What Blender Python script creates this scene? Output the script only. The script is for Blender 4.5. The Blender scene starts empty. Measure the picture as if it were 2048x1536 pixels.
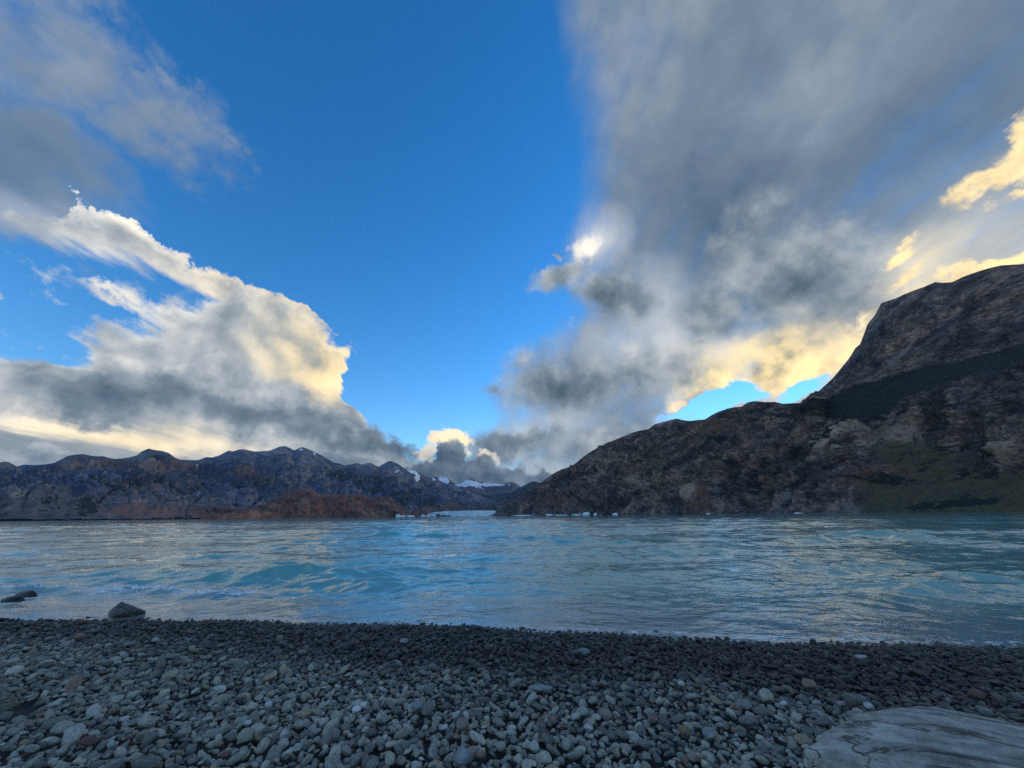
import bpy, math, random
import numpy as np
from mathutils import Matrix, Vector

rad = math.radians
SC = bpy.context.scene
COL = SC.collection

# ------------------------------------------------------------------ camera
FOC, SENS = 13.0, 34.6                      # ultra-wide phone lens
PITCH, ROLL = rad(18.9), rad(-0.58)
EYE = Vector((0.0, 0.0, 1.60))              # the lake surface is z = 0, the view runs along +Y
CAM_R = Matrix.Rotation(rad(90) + PITCH, 3, 'X') @ Matrix.Rotation(ROLL, 3, 'Z')
cam_data = bpy.data.cameras.new('camera')
cam_data.sensor_fit = 'HORIZONTAL'
cam_data.sensor_width = SENS
cam_data.lens = FOC
cam_data.clip_start = 0.05
cam_data.clip_end = 80000.0
cam = bpy.data.objects.new('camera', cam_data)
COL.objects.link(cam)
cam.matrix_world = Matrix.Translation(EYE) @ CAM_R.to_4x4()
SC.camera = cam
FPX = FOC / SENS * 2048.0

def ray(px, py):
    """unit direction in the world of a point of the photograph (2048 x 1536)"""
    v = CAM_R @ Vector(((px - 1024.0) / FPX, (768.0 - py) / FPX, -1.0))
    return v.normalized()

def azel(px, py):
    d = ray(px, py)
    return math.atan2(d.x, d.y), math.asin(d.z)

def on_plane(px, py, z=0.0):
    d = ray(px, py)
    t = (z - EYE.z) / d.z
    return EYE + d * t

def at_dist(px, py, dist):
    """the point seen at a pixel, 'dist' metres away over the ground"""
    d = ray(px, py)
    h = math.hypot(d.x, d.y)
    return EYE + d * (dist / h)

# ------------------------------------------------------------------ render / view
SC.view_settings.view_transform = 'Standard'
SC.view_settings.look = 'None'
SC.view_settings.exposure = 0.15
SC.view_settings.gamma = 1.0
SC.view_settings.use_curve_mapping = False
SC.render.engine = 'CYCLES'
cy = SC.cycles
cy.use_denoising = False
cy.use_adaptive_sampling = True
cy.adaptive_threshold = 0.010
cy.adaptive_min_samples = 24
cy.max_bounces = 5
cy.diffuse_bounces = 1
cy.glossy_bounces = 3
cy.transmission_bounces = 2
cy.volume_bounces = 0
cy.caustics_reflective = False
cy.caustics_refractive = False
cy.sample_clamp_indirect = 4.0

# ------------------------------------------------------------------ node helper
class G:
    """small helper that strings nodes together"""
    def __init__(self, tree):
        self.t = tree
    def n(self, kind, **kw):
        nd = self.t.nodes.new(kind)
        for k, v in kw.items():
            setattr(nd, k, v)
        return nd
    def put(self, sock, v):
        if isinstance(v, bpy.types.NodeSocket):
            self.t.links.new(v, sock)
        elif v is not None:
            if hasattr(sock.default_value, '__len__') and not hasattr(v, '__len__'):
                v = [v] * len(sock.default_value)
            if hasattr(v, '__len__') and len(v) == 3 and len(sock.default_value) == 4:
                v = tuple(v) + (1.0,)
            sock.default_value = v
    def m(self, op, a, b=None, c=None, clamp=False):
        nd = self.n('ShaderNodeMath', operation=op, use_clamp=clamp)
        for i, v in enumerate((a, b, c)):
            if v is not None:
                self.put(nd.inputs[i], v)
        return nd.outputs[0]
    def v(self, op, a, b=None, scale=None):
        nd = self.n('ShaderNodeVectorMath', operation=op)
        self.put(nd.inputs[0], a)
        if b is not None:
            self.put(nd.inputs[1], b)
        if scale is not None:
            self.put(nd.inputs['Scale'], scale)
        return nd.outputs['Value'] if op in ('DOT_PRODUCT', 'LENGTH', 'DISTANCE') else nd.outputs['Vector']
    def xyz(self, a):
        nd = self.n('ShaderNodeSeparateXYZ'); self.put(nd.inputs[0], a)
        return nd.outputs
    def comb(self, x, y, z):
        nd = self.n('ShaderNodeCombineXYZ')
        for i, q in enumerate((x, y, z)):
            self.put(nd.inputs[i], q)
        return nd.outputs[0]
    def noise(self, vec, scale, detail=4.0, rough=0.5, dist=0.0, kind='FBM', lac=2.0, color=False):
        nd = self.n('ShaderNodeTexNoise', noise_dimensions='3D', noise_type=kind)
        self.put(nd.inputs['Vector'], vec)
        nd.inputs['Scale'].default_value = scale
        nd.inputs['Detail'].default_value = detail
        nd.inputs['Roughness'].default_value = rough
        nd.inputs['Lacunarity'].default_value = lac
        nd.inputs['Distortion'].default_value = dist
        if kind != 'FBM':
            nd.normalize = True
        return nd.outputs['Color' if color else 'Fac']
    def step(self, x, lo, hi, a=0.0, b=1.0, smooth=True):
        nd = self.n('ShaderNodeMapRange', interpolation_type='SMOOTHSTEP' if smooth else 'LINEAR')
        self.put(nd.inputs[0], x)
        for i, q in zip((1, 2, 3, 4), (lo, hi, a, b)):
            self.put(nd.inputs[i], q)
        return nd.outputs[0]
    def mix(self, f, a, b, blend='MIX'):
        nd = self.n('ShaderNodeMix', data_type='RGBA', blend_type=blend)
        nd.clamp_factor = True
        self.put(nd.inputs[0], f)
        self.put(nd.inputs[6], a)
        self.put(nd.inputs[7], b)
        return nd.outputs[2]
    def ramp(self, f, stops, interp='LINEAR'):
        nd = self.n('ShaderNodeValToRGB')
        cr = nd.color_ramp
        cr.interpolation = interp
        while len(cr.elements) < len(stops):
            cr.elements.new(0.5)
        for e, (p, c) in zip(cr.elements, stops):
            e.position = p
            e.color = tuple(c) + (1.0,)
        self.put(nd.inputs[0], f)
        return nd.outputs[0]
    def map(self, vec, loc=(0, 0, 0), rot=(0, 0, 0), scale=(1, 1, 1), kind='POINT'):
        nd = self.n('ShaderNodeMapping', vector_type=kind)
        self.put(nd.inputs[0], vec)
        nd.inputs[1].default_value = loc
        nd.inputs[2].default_value = rot
        nd.inputs[3].default_value = scale
        return nd.outputs[0]

def lin(r, g, b):
    f = lambda c: (c / 255 / 12.92) if c <= 10.3 else ((c / 255 + 0.055) / 1.055) ** 2.4
    return (f(r), f(g), f(b))
# ------------------------------------------------------------------ sun and sky
SUN_AZ, SUN_EL = rad(50.0), rad(14.0)       # low, behind the mountain on the right
sun_data = bpy.data.lights.new('sun', 'SUN')
sun_data.energy = 0.8                       # veiled: the sun itself is behind cloud and ridge
sun_data.angle = rad(12.0)
sun_data.color = (1.0, 0.86, 0.66)
sun = bpy.data.objects.new('sun', sun_data)
COL.objects.link(sun)
sd = Vector((math.sin(SUN_AZ) * math.cos(SUN_EL), math.cos(SUN_AZ) * math.cos(SUN_EL), math.sin(SUN_EL)))
sun.rotation_euler = sd.to_track_quat('Z', 'Y').to_euler()
sun.location = (60, 60, 200)

SKY_STRENGTH = 0.10
world = bpy.data.worlds.new('World')
SC.world = world
world.use_nodes = True
wt = world.node_tree
wt.nodes.clear()
g = G(wt)
world.cycles.sampling_method = 'MANUAL'
world.cycles.sample_map_resolution = 512

sky = g.n('ShaderNodeTexSky')
sky.sky_type = 'NISHITA'
sky.sun_disc = False
sky.sun_elevation = SUN_EL
sky.sun_rotation = SUN_AZ
sky.altitude = 300
sky.air_density = 1.0
sky.dust_density = 0.0
sky.ozone_density = 3.0
hs = g.n('ShaderNodeHueSaturation')
hs.inputs['Hue'].default_value = 0.504
hs.inputs['Saturation'].default_value = 1.28
hs.inputs['Value'].default_value = 2.35
g.put(hs.inputs['Color'], sky.outputs[0])
blue = hs.outputs[0]

D = g.n('ShaderNodeTexCoord').outputs['Generated']
dx, dy, dz = g.xyz(D)
# cloud-deck coordinates: directions dropped onto a level sheet, so streets of cloud run to the horizon
zz = g.m('ADD', g.m('MAXIMUM', dz, 0.0), 0.14)
P = g.comb(g.m('DIVIDE', dx, zz), g.m('DIVIDE', dy, zz), 0.0)
PS = g.map(P, rot=(0, 0, rad(-12)), scale=(1.0, 0.30, 1.0))
nA = g.noise(PS, 1.5, 6, 0.52)                       # streaky, follows the wind
nB = g.noise(D, 8.0, 6, 0.50)                        # billowy
nB2 = g.noise(g.v('ADD', D, (0.020, 0.004, 0.018)), 8.0, 5, 0.50)
nC = g.noise(PS, 0.8, 3, 0.45, 0.6)                  # broad light and dark
relief = g.m('SUBTRACT', nB, nB2)                    # billows lit from the sun's side
nF = g.noise(PS, 7.0, 5, 0.58)                       # fine combed edges
nS = g.noise(g.map(P, rot=(0, 0, rad(-4)), scale=(1.5, 0.16, 1.0)), 1.6, 6, 0.55)   # long feathered streaks
wA = g.noise(PS, 2.0, 7, 0.60, color=True)
wB = g.noise(D, 12.0, 7, 0.62, color=True)
def warp(v, amt, src):
    return g.v('ADD', v, g.v('SCALE', g.v('SUBTRACT', src, (0.5, 0.5, 0.5)), scale=amt))
DS = warp(D, 0.13, wA)                               # soft streaky outline
DW = warp(warp(D, 0.06, wA), 0.13, wB)               # ragged billowy outline

def angles(vec):
    x, y, z = g.xyz(g.v('NORMALIZE', vec))
    return g.m('ARCTAN2', x, y), g.m('ARCSINE', z)
DV = warp(warp(D, 0.14, wA), 0.24, wB)               # torn
azS, elS = angles(DS)
azW, elW = angles(DW)

def blob(vec, px, py, a, b, ang=0.0):
    """soft patch of sky round a direction: 1 at its heart, 0 at its rim"""
    c = ray(px, py)
    ca, sa = math.cos(rad(ang)), math.sin(rad(ang))
    e1 = ray(px + ca, py + sa) - c
    e2 = ray(px - sa, py + ca) - c
    l1, l2 = e1.length, e2.length
    t1 = e1.normalized()
    t2 = (e2 - t1 * e2.dot(t1)).normalized()
    rot = Matrix((t1, t2, t1.cross(t2))).transposed().to_euler()
    mp = g.map(vec, c, rot, (a * l1, b * l2, max(a * l1, b * l2)), 'TEXTURE')
    nd = g.n('ShaderNodeTexGradient', gradient_type='SPHERICAL')
    g.put(nd.inputs[0], mp)
    return nd.outputs['Fac']

def total(vec, blobs, start=0.0):
    acc = start
    for (px, py, a, b, ang, w) in blobs:
        acc = g.m('MULTIPLY_ADD', blob(vec, px, py, a, b, ang), w, acc)
    return acc

def union(vec, blobs, acc=None):
    for (px, py, a, b, ang, w) in blobs:
        f = g.m('MULTIPLY', blob(vec, px, py, a, b, ang), w)
        acc = f if acc is None else g.m('MAXIMUM', acc, f)
    return acc

def outline(pts, x, lo, hi, ylo, yhi):
    """a cloud outline as a curve: pts = [(x, y)] in radians"""
    nd = g.n('ShaderNodeFloatCurve')
    cv = nd.mapping.curves[0]
    pts = sorted(((p - lo) / (hi - lo), (q - ylo) / (yhi - ylo)) for p, q in pts)
    pts = [(min(max(p, 0.0), 1.0), min(max(q, 0.0), 1.0)) for p, q in pts]
    cv.points[0].location = pts[0]
    cv.points[1].location = pts[-1]
    for p in pts[1:-1]:
        cv.points.new(*p)
    for p in cv.points:
        p.handle_type = 'AUTO'
    nd.mapping.update()
    g.put(nd.inputs['Value'], g.m('DIVIDE', g.m('SUBTRACT', x, lo), hi - lo, clamp=True))
    return g.m('MULTIPLY_ADD', nd.outputs[0], yhi - ylo, ylo)

def below(pix, az, el, w):
    """1 well below an outline that runs left to right, 0 above; w = softness in radians"""
    q = [azel(*p) for p in pix]
    top = outline(q, az, -1.3, 1.3, -0.1, 1.3)
    return g.m('DIVIDE', g.m('SUBTRACT', top, el), w)

def right_of(pix, az, el, w):
    q = [azel(*p)[::-1] for p in pix]
    edge = outline(q, el, -0.1, 1.4, -1.3, 1.3)
    return g.m('DIVIDE', g.m('SUBTRACT', az, edge), w)

CLOUD = [(0.00, lin(36, 60, 86)), (0.22, lin(82, 99, 114)), (0.42, lin(119, 134, 147)),
         (0.62, lin(168, 176, 183)), (0.80, lin(218, 218, 214)), (1.0, lin(252, 247, 234))]

def limit(q, d0, w=0.22):
    """no cloud where the outline field itself has run out"""
    return g.m('SUBTRACT', q, g.step(d0, 0.0, w, 2.5, 0.0))

def paint(under, q, soft, bright, warm, relief_amt, streak, edge, base=0.42, bvec=None, opaque=1.0, fine=0.16, feather=0.0, wtint=(1.22, 0.98, 0.58)):
    """lay one deck of cloud over what is behind it; q = how far inside the outline"""
    op = g.m('MULTIPLY', g.step(q, 0.0, soft), opaque)
    b = total(bvec or DS, bright, base)
    b = g.m('MULTIPLY_ADD', relief, relief_amt, b)
    b = g.m('MULTIPLY_ADD', g.m('SUBTRACT', nC, 0.5), streak, b)
    b = g.m('MULTIPLY_ADD', g.m('SUBTRACT', nF, 0.5), fine, b)
    if feather:
        b = g.m('MULTIPLY_ADD', g.m('SUBTRACT', nS, 0.5), feather, b)
    if edge:
        b = g.m('ADD', b, g.step(q, soft * 0.2, soft * 2.5, edge, 0.0))
    col = g.ramp(b, CLOUD)
    if warm:
        w = g.m('MULTIPLY', total(DS, warm, 0.0), g.step(b, 0.30, 0.85))
        col = g.mix(w, col, g.mix(1.0, col, wtint, 'MULTIPLY'))
    return g.mix(op, under, g.v('SCALE', col, scale=1.0 / SKY_STRENGTH))

def wob(q, n, amp):
    return g.m('MULTIPLY_ADD', g.m('SUBTRACT', n, 0.5), amp, q)
def low_bank(c):
    """dark blue bank over the glacier valley with its lens-shaped cap"""
    cap = union(DW, [(905, 880, 85, 24, 2, 1.0), (968, 911, 36, 18, -5, 1.0), (850, 905, 50, 20, -20, .8)])
    c = paint(c, wob(g.m('SUBTRACT', cap, 0.25), nB, .5), .25, [(905, 875, 120, 40, 0, .35)], [(905, 885, 150, 60, 0, .8)], .5, 0, 0, base=.72)
    q = below([(500, 960), (760, 945), (820, 925), (870, 898), (905, 888), (950, 896), (990, 915), (1080, 935), (1300, 945)], azW, elW, .05)
    q = wob(g.m('MINIMUM', q, 1.0), nB, .6)
    return paint(c, q, .35, [(940, 930, 160, 30, 0, .06), (900, 975, 300, 25, 0, .12), (860, 960, 200, 30, 0, -.12)], None, 1.2, .1, .05, base=.26)

def left_sky(c):
    # thin blue-grey veil, top left
    d0 = union(DV, [(-80, 290, 640, 240, 12, 2.4), (130, 130, 360, 210, 55, 1.6), (330, 255, 280, 140, 20, 1.6), (385, 190, 70, 170, -10, 1.1), (480, 305, 55, 100, -25, 1.0),
                   (30, 30, 170, 70, 65, 1.2), (180, 20, 190, 120, 60, 1.3)])
    q = limit(wob(wob(g.m('SUBTRACT', d0, .30), nA, 1.2), nF, 1.1), d0)
    c = paint(c, q, 1.25, [(30, 300, 420, 130, 15, -.18), (300, 120, 300, 200, 50, .08), (60, 430, 300, 60, 20, .22)], None, .3, .2, 0, base=.44, opaque=.78, fine=.1)
    # cream strand that runs down to the right
    up = below([(-400, 260), (0, 400), (190, 412), (270, 440), (310, 474), (450, 552), (560, 598), (640, 645), (690, 690), (728, 738), (748, 790), (900, 1000)], azW, elW, .05)
    lo = below([(-400, 330), (0, 440), (100, 478), (200, 512), (300, 552), (400, 588), (450, 612), (520, 625), (600, 640), (680, 690), (900, 950)], azS, elS, .08)
    q = g.m('MINIMUM', g.m('MINIMUM', g.m('ADD', up, .1), 1.0), g.m('MULTIPLY', lo, -1.0))
    q = g.m('SUBTRACT', wob(wob(q, nA, 1.2), nF, 1.4), g.step(up, -.35, 0.0, 2.0, 0.0))
    c = paint(c, q, .38, [(420, 515, 300, 40, 31, .26), (240, 425, 120, 34, 30, .40), (40, 430, 200, 70, 20, -.12)],
              [(600, 700, 260, 170, 40, .7), (420, 520, 240, 90, 30, .3)], 1.1, .4, .18, base=.54, fine=.4)
    # small streaks in the gap
    d0 = union(DV, [(170, 580, 230, 48, 24, 1.4), (290, 605, 140, 60, 30, 1.3), (50, 570, 120, 24, 18, .9), (40, 640, 160, 40, 12, 1.2), (330, 600, 130, 60, 10, 1.1)])
    c = paint(c, limit(wob(wob(g.m('SUBTRACT', d0, .36), nA, 1.2), nF, 2.2), d0), 1.0, [], [], 1.0, .3, 0, base=.72, fine=.5)
    # the great bank
    top = below([(-500, 560), (-100, 606), (0, 616), (120, 640), (220, 645), (300, 630), (360, 600), (440, 582), (500, 572), (560, 595), (640, 642), (690, 692), (728, 740), (738, 800), (830, 890), (900, 1000)], azW, elW, .06)
    hole = total(DS, [(50, 690, 210, 50, 13, -2.8), (735, 795, 75, 40, 38, -4.0), (820, 815, 170, 90, 40, -6.0)], 0.0)
    q = wob(wob(wob(g.m('ADD', g.m('MINIMUM', top, 1.0), hole), nA, 1.2), nF, 1.4), nB, .8)
    q = g.m('SUBTRACT', q, g.step(top, -.35, 0.0, 2.0, 0.0))
    c = paint(c, q, .60, [(670, 705, 150, 40, 46, .26), (668, 775, 50, 110, 78, .42), (570, 735, 140, 60, 30, .18), (250, 735, 200, 34, 18, .22),
                          (60, 645, 160, 30, 14, .22), (330, 888, 420, 36, 9, .36), (110, 852, 240, 26, 6, .26), (640, 895, 160, 30, 10, .1),
                          (60, 905, 200, 36, 4, -.15)],
              [(640, 740, 220, 170, 50, 1.0), (270, 880, 460, 70, 7, .7)], 1.1, .35, .20, base=.51, fine=.22)
    # a grey shelf within it
    d0 = union(DW, [(430, 720, 190, 40, 12, 1.0), (300, 690, 200, 40, 10, .9), (520, 760, 180, 50, 16, 1.0)])
    q = limit(wob(wob(g.m('SUBTRACT', d0, .30), nB, .7), nF, .6), d0)
    c = paint(c, q, .6, [], None, 1.0, .4, .10, base=.50, fine=.25, opaque=.75)
    # grey clouds in front of it
    d0 = union(DW, [(170, 790, 500, 80, 4, 1.2), (60, 735, 260, 50, 9, .9), (400, 790, 330, 85, 14, 1.2), (560, 830, 270, 95, 18, 1.2),
                   (745, 892, 170, 62, 14, 1.3), (690, 925, 220, 45, 5, 1.0), (80, 915, 250, 30, 3, .8)])
    d0 = g.m('MULTIPLY_ADD', blob(DS, 800, 785, 170, 80, 36), -6.0, d0)
    q = wob(wob(g.m('SUBTRACT', d0, .22), nB, .75), nF, .35)
    c = paint(c, q, .5, [(470, 850, 380, 80, 14, -.16), (120, 810, 320, 60, 4, -.08), (740, 895, 170, 60, 16, -.20), (480, 765, 280, 40, 18, .12),
                           (640, 905, 200, 30, 5, .1)], [(300, 880, 400, 60, 8, .3)], 1.3, .4, .20, base=.37, bvec=DW, fine=.2)
    return low_bank(c)

def right_sky(c):
    # the great grey cloud
    q = right_of([(1050, -400), (1075, 0), (1100, 150), (1112, 300), (1112, 420), (1095, 470), (1080, 520), (1090, 590), (1080, 640), (1015, 690), (955, 740), (955, 800), (935, 860), (920, 890), (890, 960)], azS, elS, .20)
    hole = total(DW, [(1415, 815, 130, 40, -24, -3.4), (1500, 790, 70, 18, 0, -1.4), (1612, 790, 70, 22, -25, -2.4)], 0.0)
    q = wob(wob(wob(g.m('ADD', g.m('MINIMUM', q, 1.0), hole), nB, .6), nF, 1.0), nS, 1.3)
    c = paint(c, q, 1.05, [(1250, 120, 340, 460, 0, .08), (1600, 480, 420, 300, 0, -.14), (1380, 330, 240, 240, 0, -.10), (1950, 130, 340, 330, 0, -.12), (1740, 180, 130, 260, 20, .07),
                           (1560, 750, 360, 120, -14, .40), (1480, 700, 260, 90, -10, .30), (1740, 620, 210, 120, -50, .50), (1930, 480, 340, 200, -20, .30),
                           (1185, 490, 90, 80, -50, .40), (1240, 690, 220, 80, 0, .26), (1090, 860, 120, 60, -10, .26), (1150, 935, 150, 30, -10, .25), (1330, 600, 120, 100, 40, .25), (1500, 60, 200, 160, 0, -.08), (1560, 260, 120, 220, 15, .10), (1470, 420, 110, 240, 20, -.12)], [(1560, 740, 420, 150, -12, 1.4), (1850, 560, 420, 300, 0, .6), (1650, 520, 300, 200, 0, .3)], .35, .34, .04, base=.43, opaque=.94, fine=.08, feather=.36, wtint=(1.32, 1.07, 0.62))
    # sunlit billows over the ridge
    d0 = union(DW, [(1560, 745, 260, 80, -16, 1.3), (1400, 770, 130, 50, -24, 1.1), (1680, 700, 120, 70, -50, 1.0), (1560, 690, 200, 60, -5, .8)])
    d0 = g.m('ADD', d0, total(DW, [(1415, 815, 120, 36, -24, -3.0), (1500, 792, 60, 14, 0, -1.6), (1612, 792, 70, 20, -25, -2.6)], 0.0))
    q = limit(wob(wob(g.m('SUBTRACT', d0, .30), nB, .7), nF, .5), d0)
    c = paint(c, q, .55, [(1560, 760, 300, 70, -14, .30)], [(1560, 740, 420, 200, -12, 1.5)], 2.2, .2, .12, base=.66, fine=.25, wtint=(1.30, 1.04, 0.60))
    # dark heaps in front
    q = union(DW, [(1225, 590, 140, 65, 12, 1.2), (1120, 552, 100, 38, -12, 1.1), (1140, 770, 220, 85, -8, 1.2), (1290, 740, 160, 75, -8, 1.0), (1040, 720, 120, 60, -35, .75),
                   (1030, 885, 180, 60, -8, 1.2), (1220, 880, 260, 70, -14, 1.0), (990, 780, 70, 40, 0, .7), (1200, 930, 260, 50, -14, .9),
                   (1600, 570, 290, 190, 20, 1.3), (1430, 630, 160, 90, 10, .9), (1690, 470, 190, 70, -5, .8), (1490, 500, 160, 200, 20, .9), (1400, 690, 60, 26, -10, .6)])
    q = wob(g.m('SUBTRACT', q, .24), nB, .60)
    c = paint(c, q, .62, [(1230, 600, 150, 70, 10, -.16), (1130, 780, 220, 70, -8, -.12), (1010, 895, 190, 50, -8, -.14), (1600, 590, 360, 200, 20, -.03), (1230, 905, 230, 60, -12, .04),
                           (1420, 640, 150, 80, 0, -.03), (1290, 700, 160, 40, -8, .12)],
              [(1600, 690, 300, 110, 0, .7)], 1.1, .18, .16, base=.40, bvec=DW, fine=.12, feather=.15)
    # sunlit scraps
    q = union(DW, [(2050, 280, 260, 62, -42, 1.3), (1985, 350, 180, 52, -32, 1.3), (2040, 390, 140, 40, -32, 1.2), (1790, 512, 76, 36, -42, 1.2), (2040, 438, 50, 14, -20, .9),
                   (1810, 570, 100, 30, -42, 1.1), (1715, 650, 90, 26, -50, .9), (1990, 530, 170, 30, -14, 1.1),
                   (1165, 505, 66, 42, -40, .9), (1106, 514, 18, 18, -60, 1.0), (1150, 640, 40, 24, -50, .8)])
    q = limit(wob(wob(g.m('SUBTRACT', q, .36), nB, 1.1), nF, 1.6), q)
    c = paint(c, q, .55, [(1950, 450, 500, 400, 0, .2)], [(1950, 450, 560, 480, 0, 1.6)], 2.2, .4, 0, base=.76)
    return low_bank(c)

def other_sky(c):
    """the rest of the sky, out of the picture: the same broken cloud, lit from the front"""
    q = wob(g.m('MULTIPLY', g.m('SUBTRACT', nC, 0.47), 3.0), nA, 2.2)
    return paint(c, q, .8, [], [], 1.2, .5, .1, base=.66, opaque=.92)

bgs = []
for fn in (left_sky, right_sky, other_sky):
    b_ = g.n('ShaderNodeBackground')
    b_.inputs['Strength'].default_value = SKY_STRENGTH
    g.put(b_.inputs['Color'], fn(blue))
    bgs.append(b_)
az0, _ = angles(D)
def shader_mix(fac, a, b):
    nd = g.n('ShaderNodeMixShader')
    g.put(nd.inputs[0], fac)
    wt.links.new(a.outputs[0], nd.inputs[1])
    wt.links.new(b.outputs[0], nd.inputs[2])
    return nd
ahead = shader_mix(g.m('GREATER_THAN', az0, azel(890, 900)[0]), bgs[0], bgs[1])
whole = shader_mix(g.step(g.m('ABSOLUTE', az0), rad(62), rad(88)), ahead, bgs[2])
wo = g.n('ShaderNodeOutputWorld')
wt.links.new(whole.outputs[0], wo.inputs['Surface'])
# ------------------------------------------------------------------ numeric helpers
def perlin(p, seed=0):
    """gradient noise for an (n,3) array, about -1..1"""
    p = np.asarray(p, dtype=np.float64)
    i = np.floor(p).astype(np.int64)
    f = p - i
    u = f * f * f * (f * (f * 6 - 15) + 10)
    def grad(ix, iy, iz, fx, fy, fz):
        h = (ix * 374761393 + iy * 668265263 + iz * 2147483647 + seed * 1274126177) & 0xffffffff
        h = ((h ^ (h >> 13)) * 1274126177) & 0xffffffff
        h = (h ^ (h >> 16)) & 0xffffffff
        gx = ((h & 1023) / 511.5) - 1.0
        gy = (((h >> 10) & 1023) / 511.5) - 1.0
        gz = (((h >> 20) & 1023) / 511.5) - 1.0
        return gx * fx + gy * fy + gz * fz
    r = 0
    for a in (0, 1):
        for b in (0, 1):
            for c in (0, 1):
                w = (u[:, 0] if a else 1 - u[:, 0]) * (u[:, 1] if b else 1 - u[:, 1]) * (u[:, 2] if c else 1 - u[:, 2])
                r = r + w * grad(i[:, 0] + a, i[:, 1] + b, i[:, 2] + c, f[:, 0] - a, f[:, 1] - b, f[:, 2] - c)
    return r

def fbm(p, octaves=5, gain=0.5, lac=2.03, seed=0, ridged=False):
    r = np.zeros(len(p)); amp = 1.0; tot = 0.0
    q = np.asarray(p, dtype=np.float64)
    for o in range(octaves):
        n = perlin(q, seed + o * 17)
        if ridged:
            n = 1.0 - 2.2 * np.abs(n)
        r += n * amp
        tot += amp
        amp *= gain
        q = q * lac + 11.3
    return r / tot

CR = np.array(CAM_R)
def project(p):
    q = (np.asarray(p) - np.array(EYE)) @ CR
    return 1024 + FPX * q[..., 0] / -q[..., 2], 768 - FPX * q[..., 1] / -q[..., 2]

def rays(px, py):
    v = np.stack([(px - 1024.0) / FPX, (768.0 - py) / FPX, -np.ones_like(px)], -1) @ CR.T
    return v / np.linalg.norm(v, axis=-1, keepdims=True)

def smooth01(x, a, b):
    t = np.clip((x - a) / (b - a), 0, 1)
    return t * t * (3 - 2 * t)

def patch(px, py, cx, cy, a, b, ang=0.0):
    """soft elliptical patch, 1 inside to 0 outside"""
    ca, sa = math.cos(rad(ang)), math.sin(rad(ang))
    x, y = px - cx, py - cy
    r = np.sqrt(((x * ca + y * sa) / a) ** 2 + ((-x * sa + y * ca) / b) ** 2)
    return 1.0 - smooth01(r, 0.6, 1.15)

def mesh_object(name, verts, faces, mat, smooth=True, parent=None):
    me = bpy.data.meshes.new(name)
    verts = np.ascontiguousarray(verts, dtype=np.float32)
    faces = np.ascontiguousarray(faces, dtype=np.int32)
    nf, k = faces.shape
    me.vertices.add(len(verts)); me.vertices.foreach_set('co', verts.ravel())
    me.loops.add(nf * k); me.loops.foreach_set('vertex_index', faces.ravel())
    me.polygons.add(nf)
    me.polygons.foreach_set('loop_start', np.arange(0, nf * k, k, dtype=np.int32))
    me.polygons.foreach_set('loop_total', np.full(nf, k, dtype=np.int32))
    me.polygons.foreach_set('use_smooth', np.full(nf, smooth, dtype=bool))
    me.update(calc_edges=True)
    if mat:
        me.materials.append(mat)
    o = bpy.data.objects.new(name, me)
    COL.objects.link(o)
    if parent:
        o.parent = parent
    return o

def attribute(o, name, values):
    a = o.data.attributes.new(name, 'FLOAT', 'POINT')
    a.data.foreach_set('value', np.ascontiguousarray(values, dtype=np.float32))

def grid_faces(nr, nc):
    i = np.arange(nr - 1)[:, None] * nc + np.arange(nc - 1)[None, :]
    return np.stack([i, i + 1, i + nc + 1, i + nc], -1).reshape(-1, 4)

def tag(o, label=None, cat=None, group=None, kind=None):
    if label: o['label'] = label
    if cat: o['category'] = cat
    if group: o['group'] = group
    if kind: o['kind'] = kind
    return o

def new_mat(name):
    m = bpy.data.materials.new(name)
    m.use_nodes = True
    m.node_tree.nodes.clear()
    gg = G(m.node_tree)
    out = gg.n('ShaderNodeOutputMaterial')
    bs = gg.n('ShaderNodeBsdfPrincipled')
    m.node_tree.links.new(bs.outputs[0], out.inputs['Surface'])
    return m, gg, bs

def attr(gg, name, kind='GEOMETRY'):
    nd = gg.n('ShaderNodeAttribute', attribute_type=kind)
    nd.attribute_name = name
    return nd

def bump(gg, bs, h, strength, dist):
    nd = gg.n('ShaderNodeBump')
    nd.inputs['Strength'].default_value = strength
    nd.inputs['Distance'].default_value = dist
    gg.put(nd.inputs['Height'], h)
    gg.t.links.new(nd.outputs[0], bs.inputs['Normal'])

# ------------------------------------------------------------------ mountains
def loft(contours, px0, px1, ncol, rows):
    """a slope hung between contour lines; each contour is [(px, py, dist)], nearest first.
    returns (nr, nc, 3) points plus the row parameter"""
    cols = np.linspace(px0, px1, ncol)
    cp = []
    for c in contours:
        a = np.array(c, float)
        cp.append((np.interp(cols, a[:, 0], a[:, 1]), np.interp(cols, a[:, 0], a[:, 2])))
    pts, par = [], []
    for k in range(len(cp) - 1):
        n = rows[k]
        ts = np.linspace(0, 1, n, endpoint=(k == len(cp) - 2))
        for t in ts:
            py = cp[k][0] * (1 - t) + cp[k + 1][0] * t
            ds = cp[k][1] * (1 - t) + cp[k + 1][1] * t
            d = rays(cols, py)
            h = np.hypot(d[:, 0], d[:, 1])
            pts.append(np.array(EYE) + d * (ds / h)[:, None])
            par.append(np.full(ncol, k + t))
    return np.array(pts), np.array(par)

def normals(pts):
    du = np.gradient(pts, axis=1)
    dv = np.gradient(pts, axis=0)
    n = np.cross(du, dv)
    n /= np.linalg.norm(n, axis=-1, keepdims=True) + 1e-9
    return n

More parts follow.
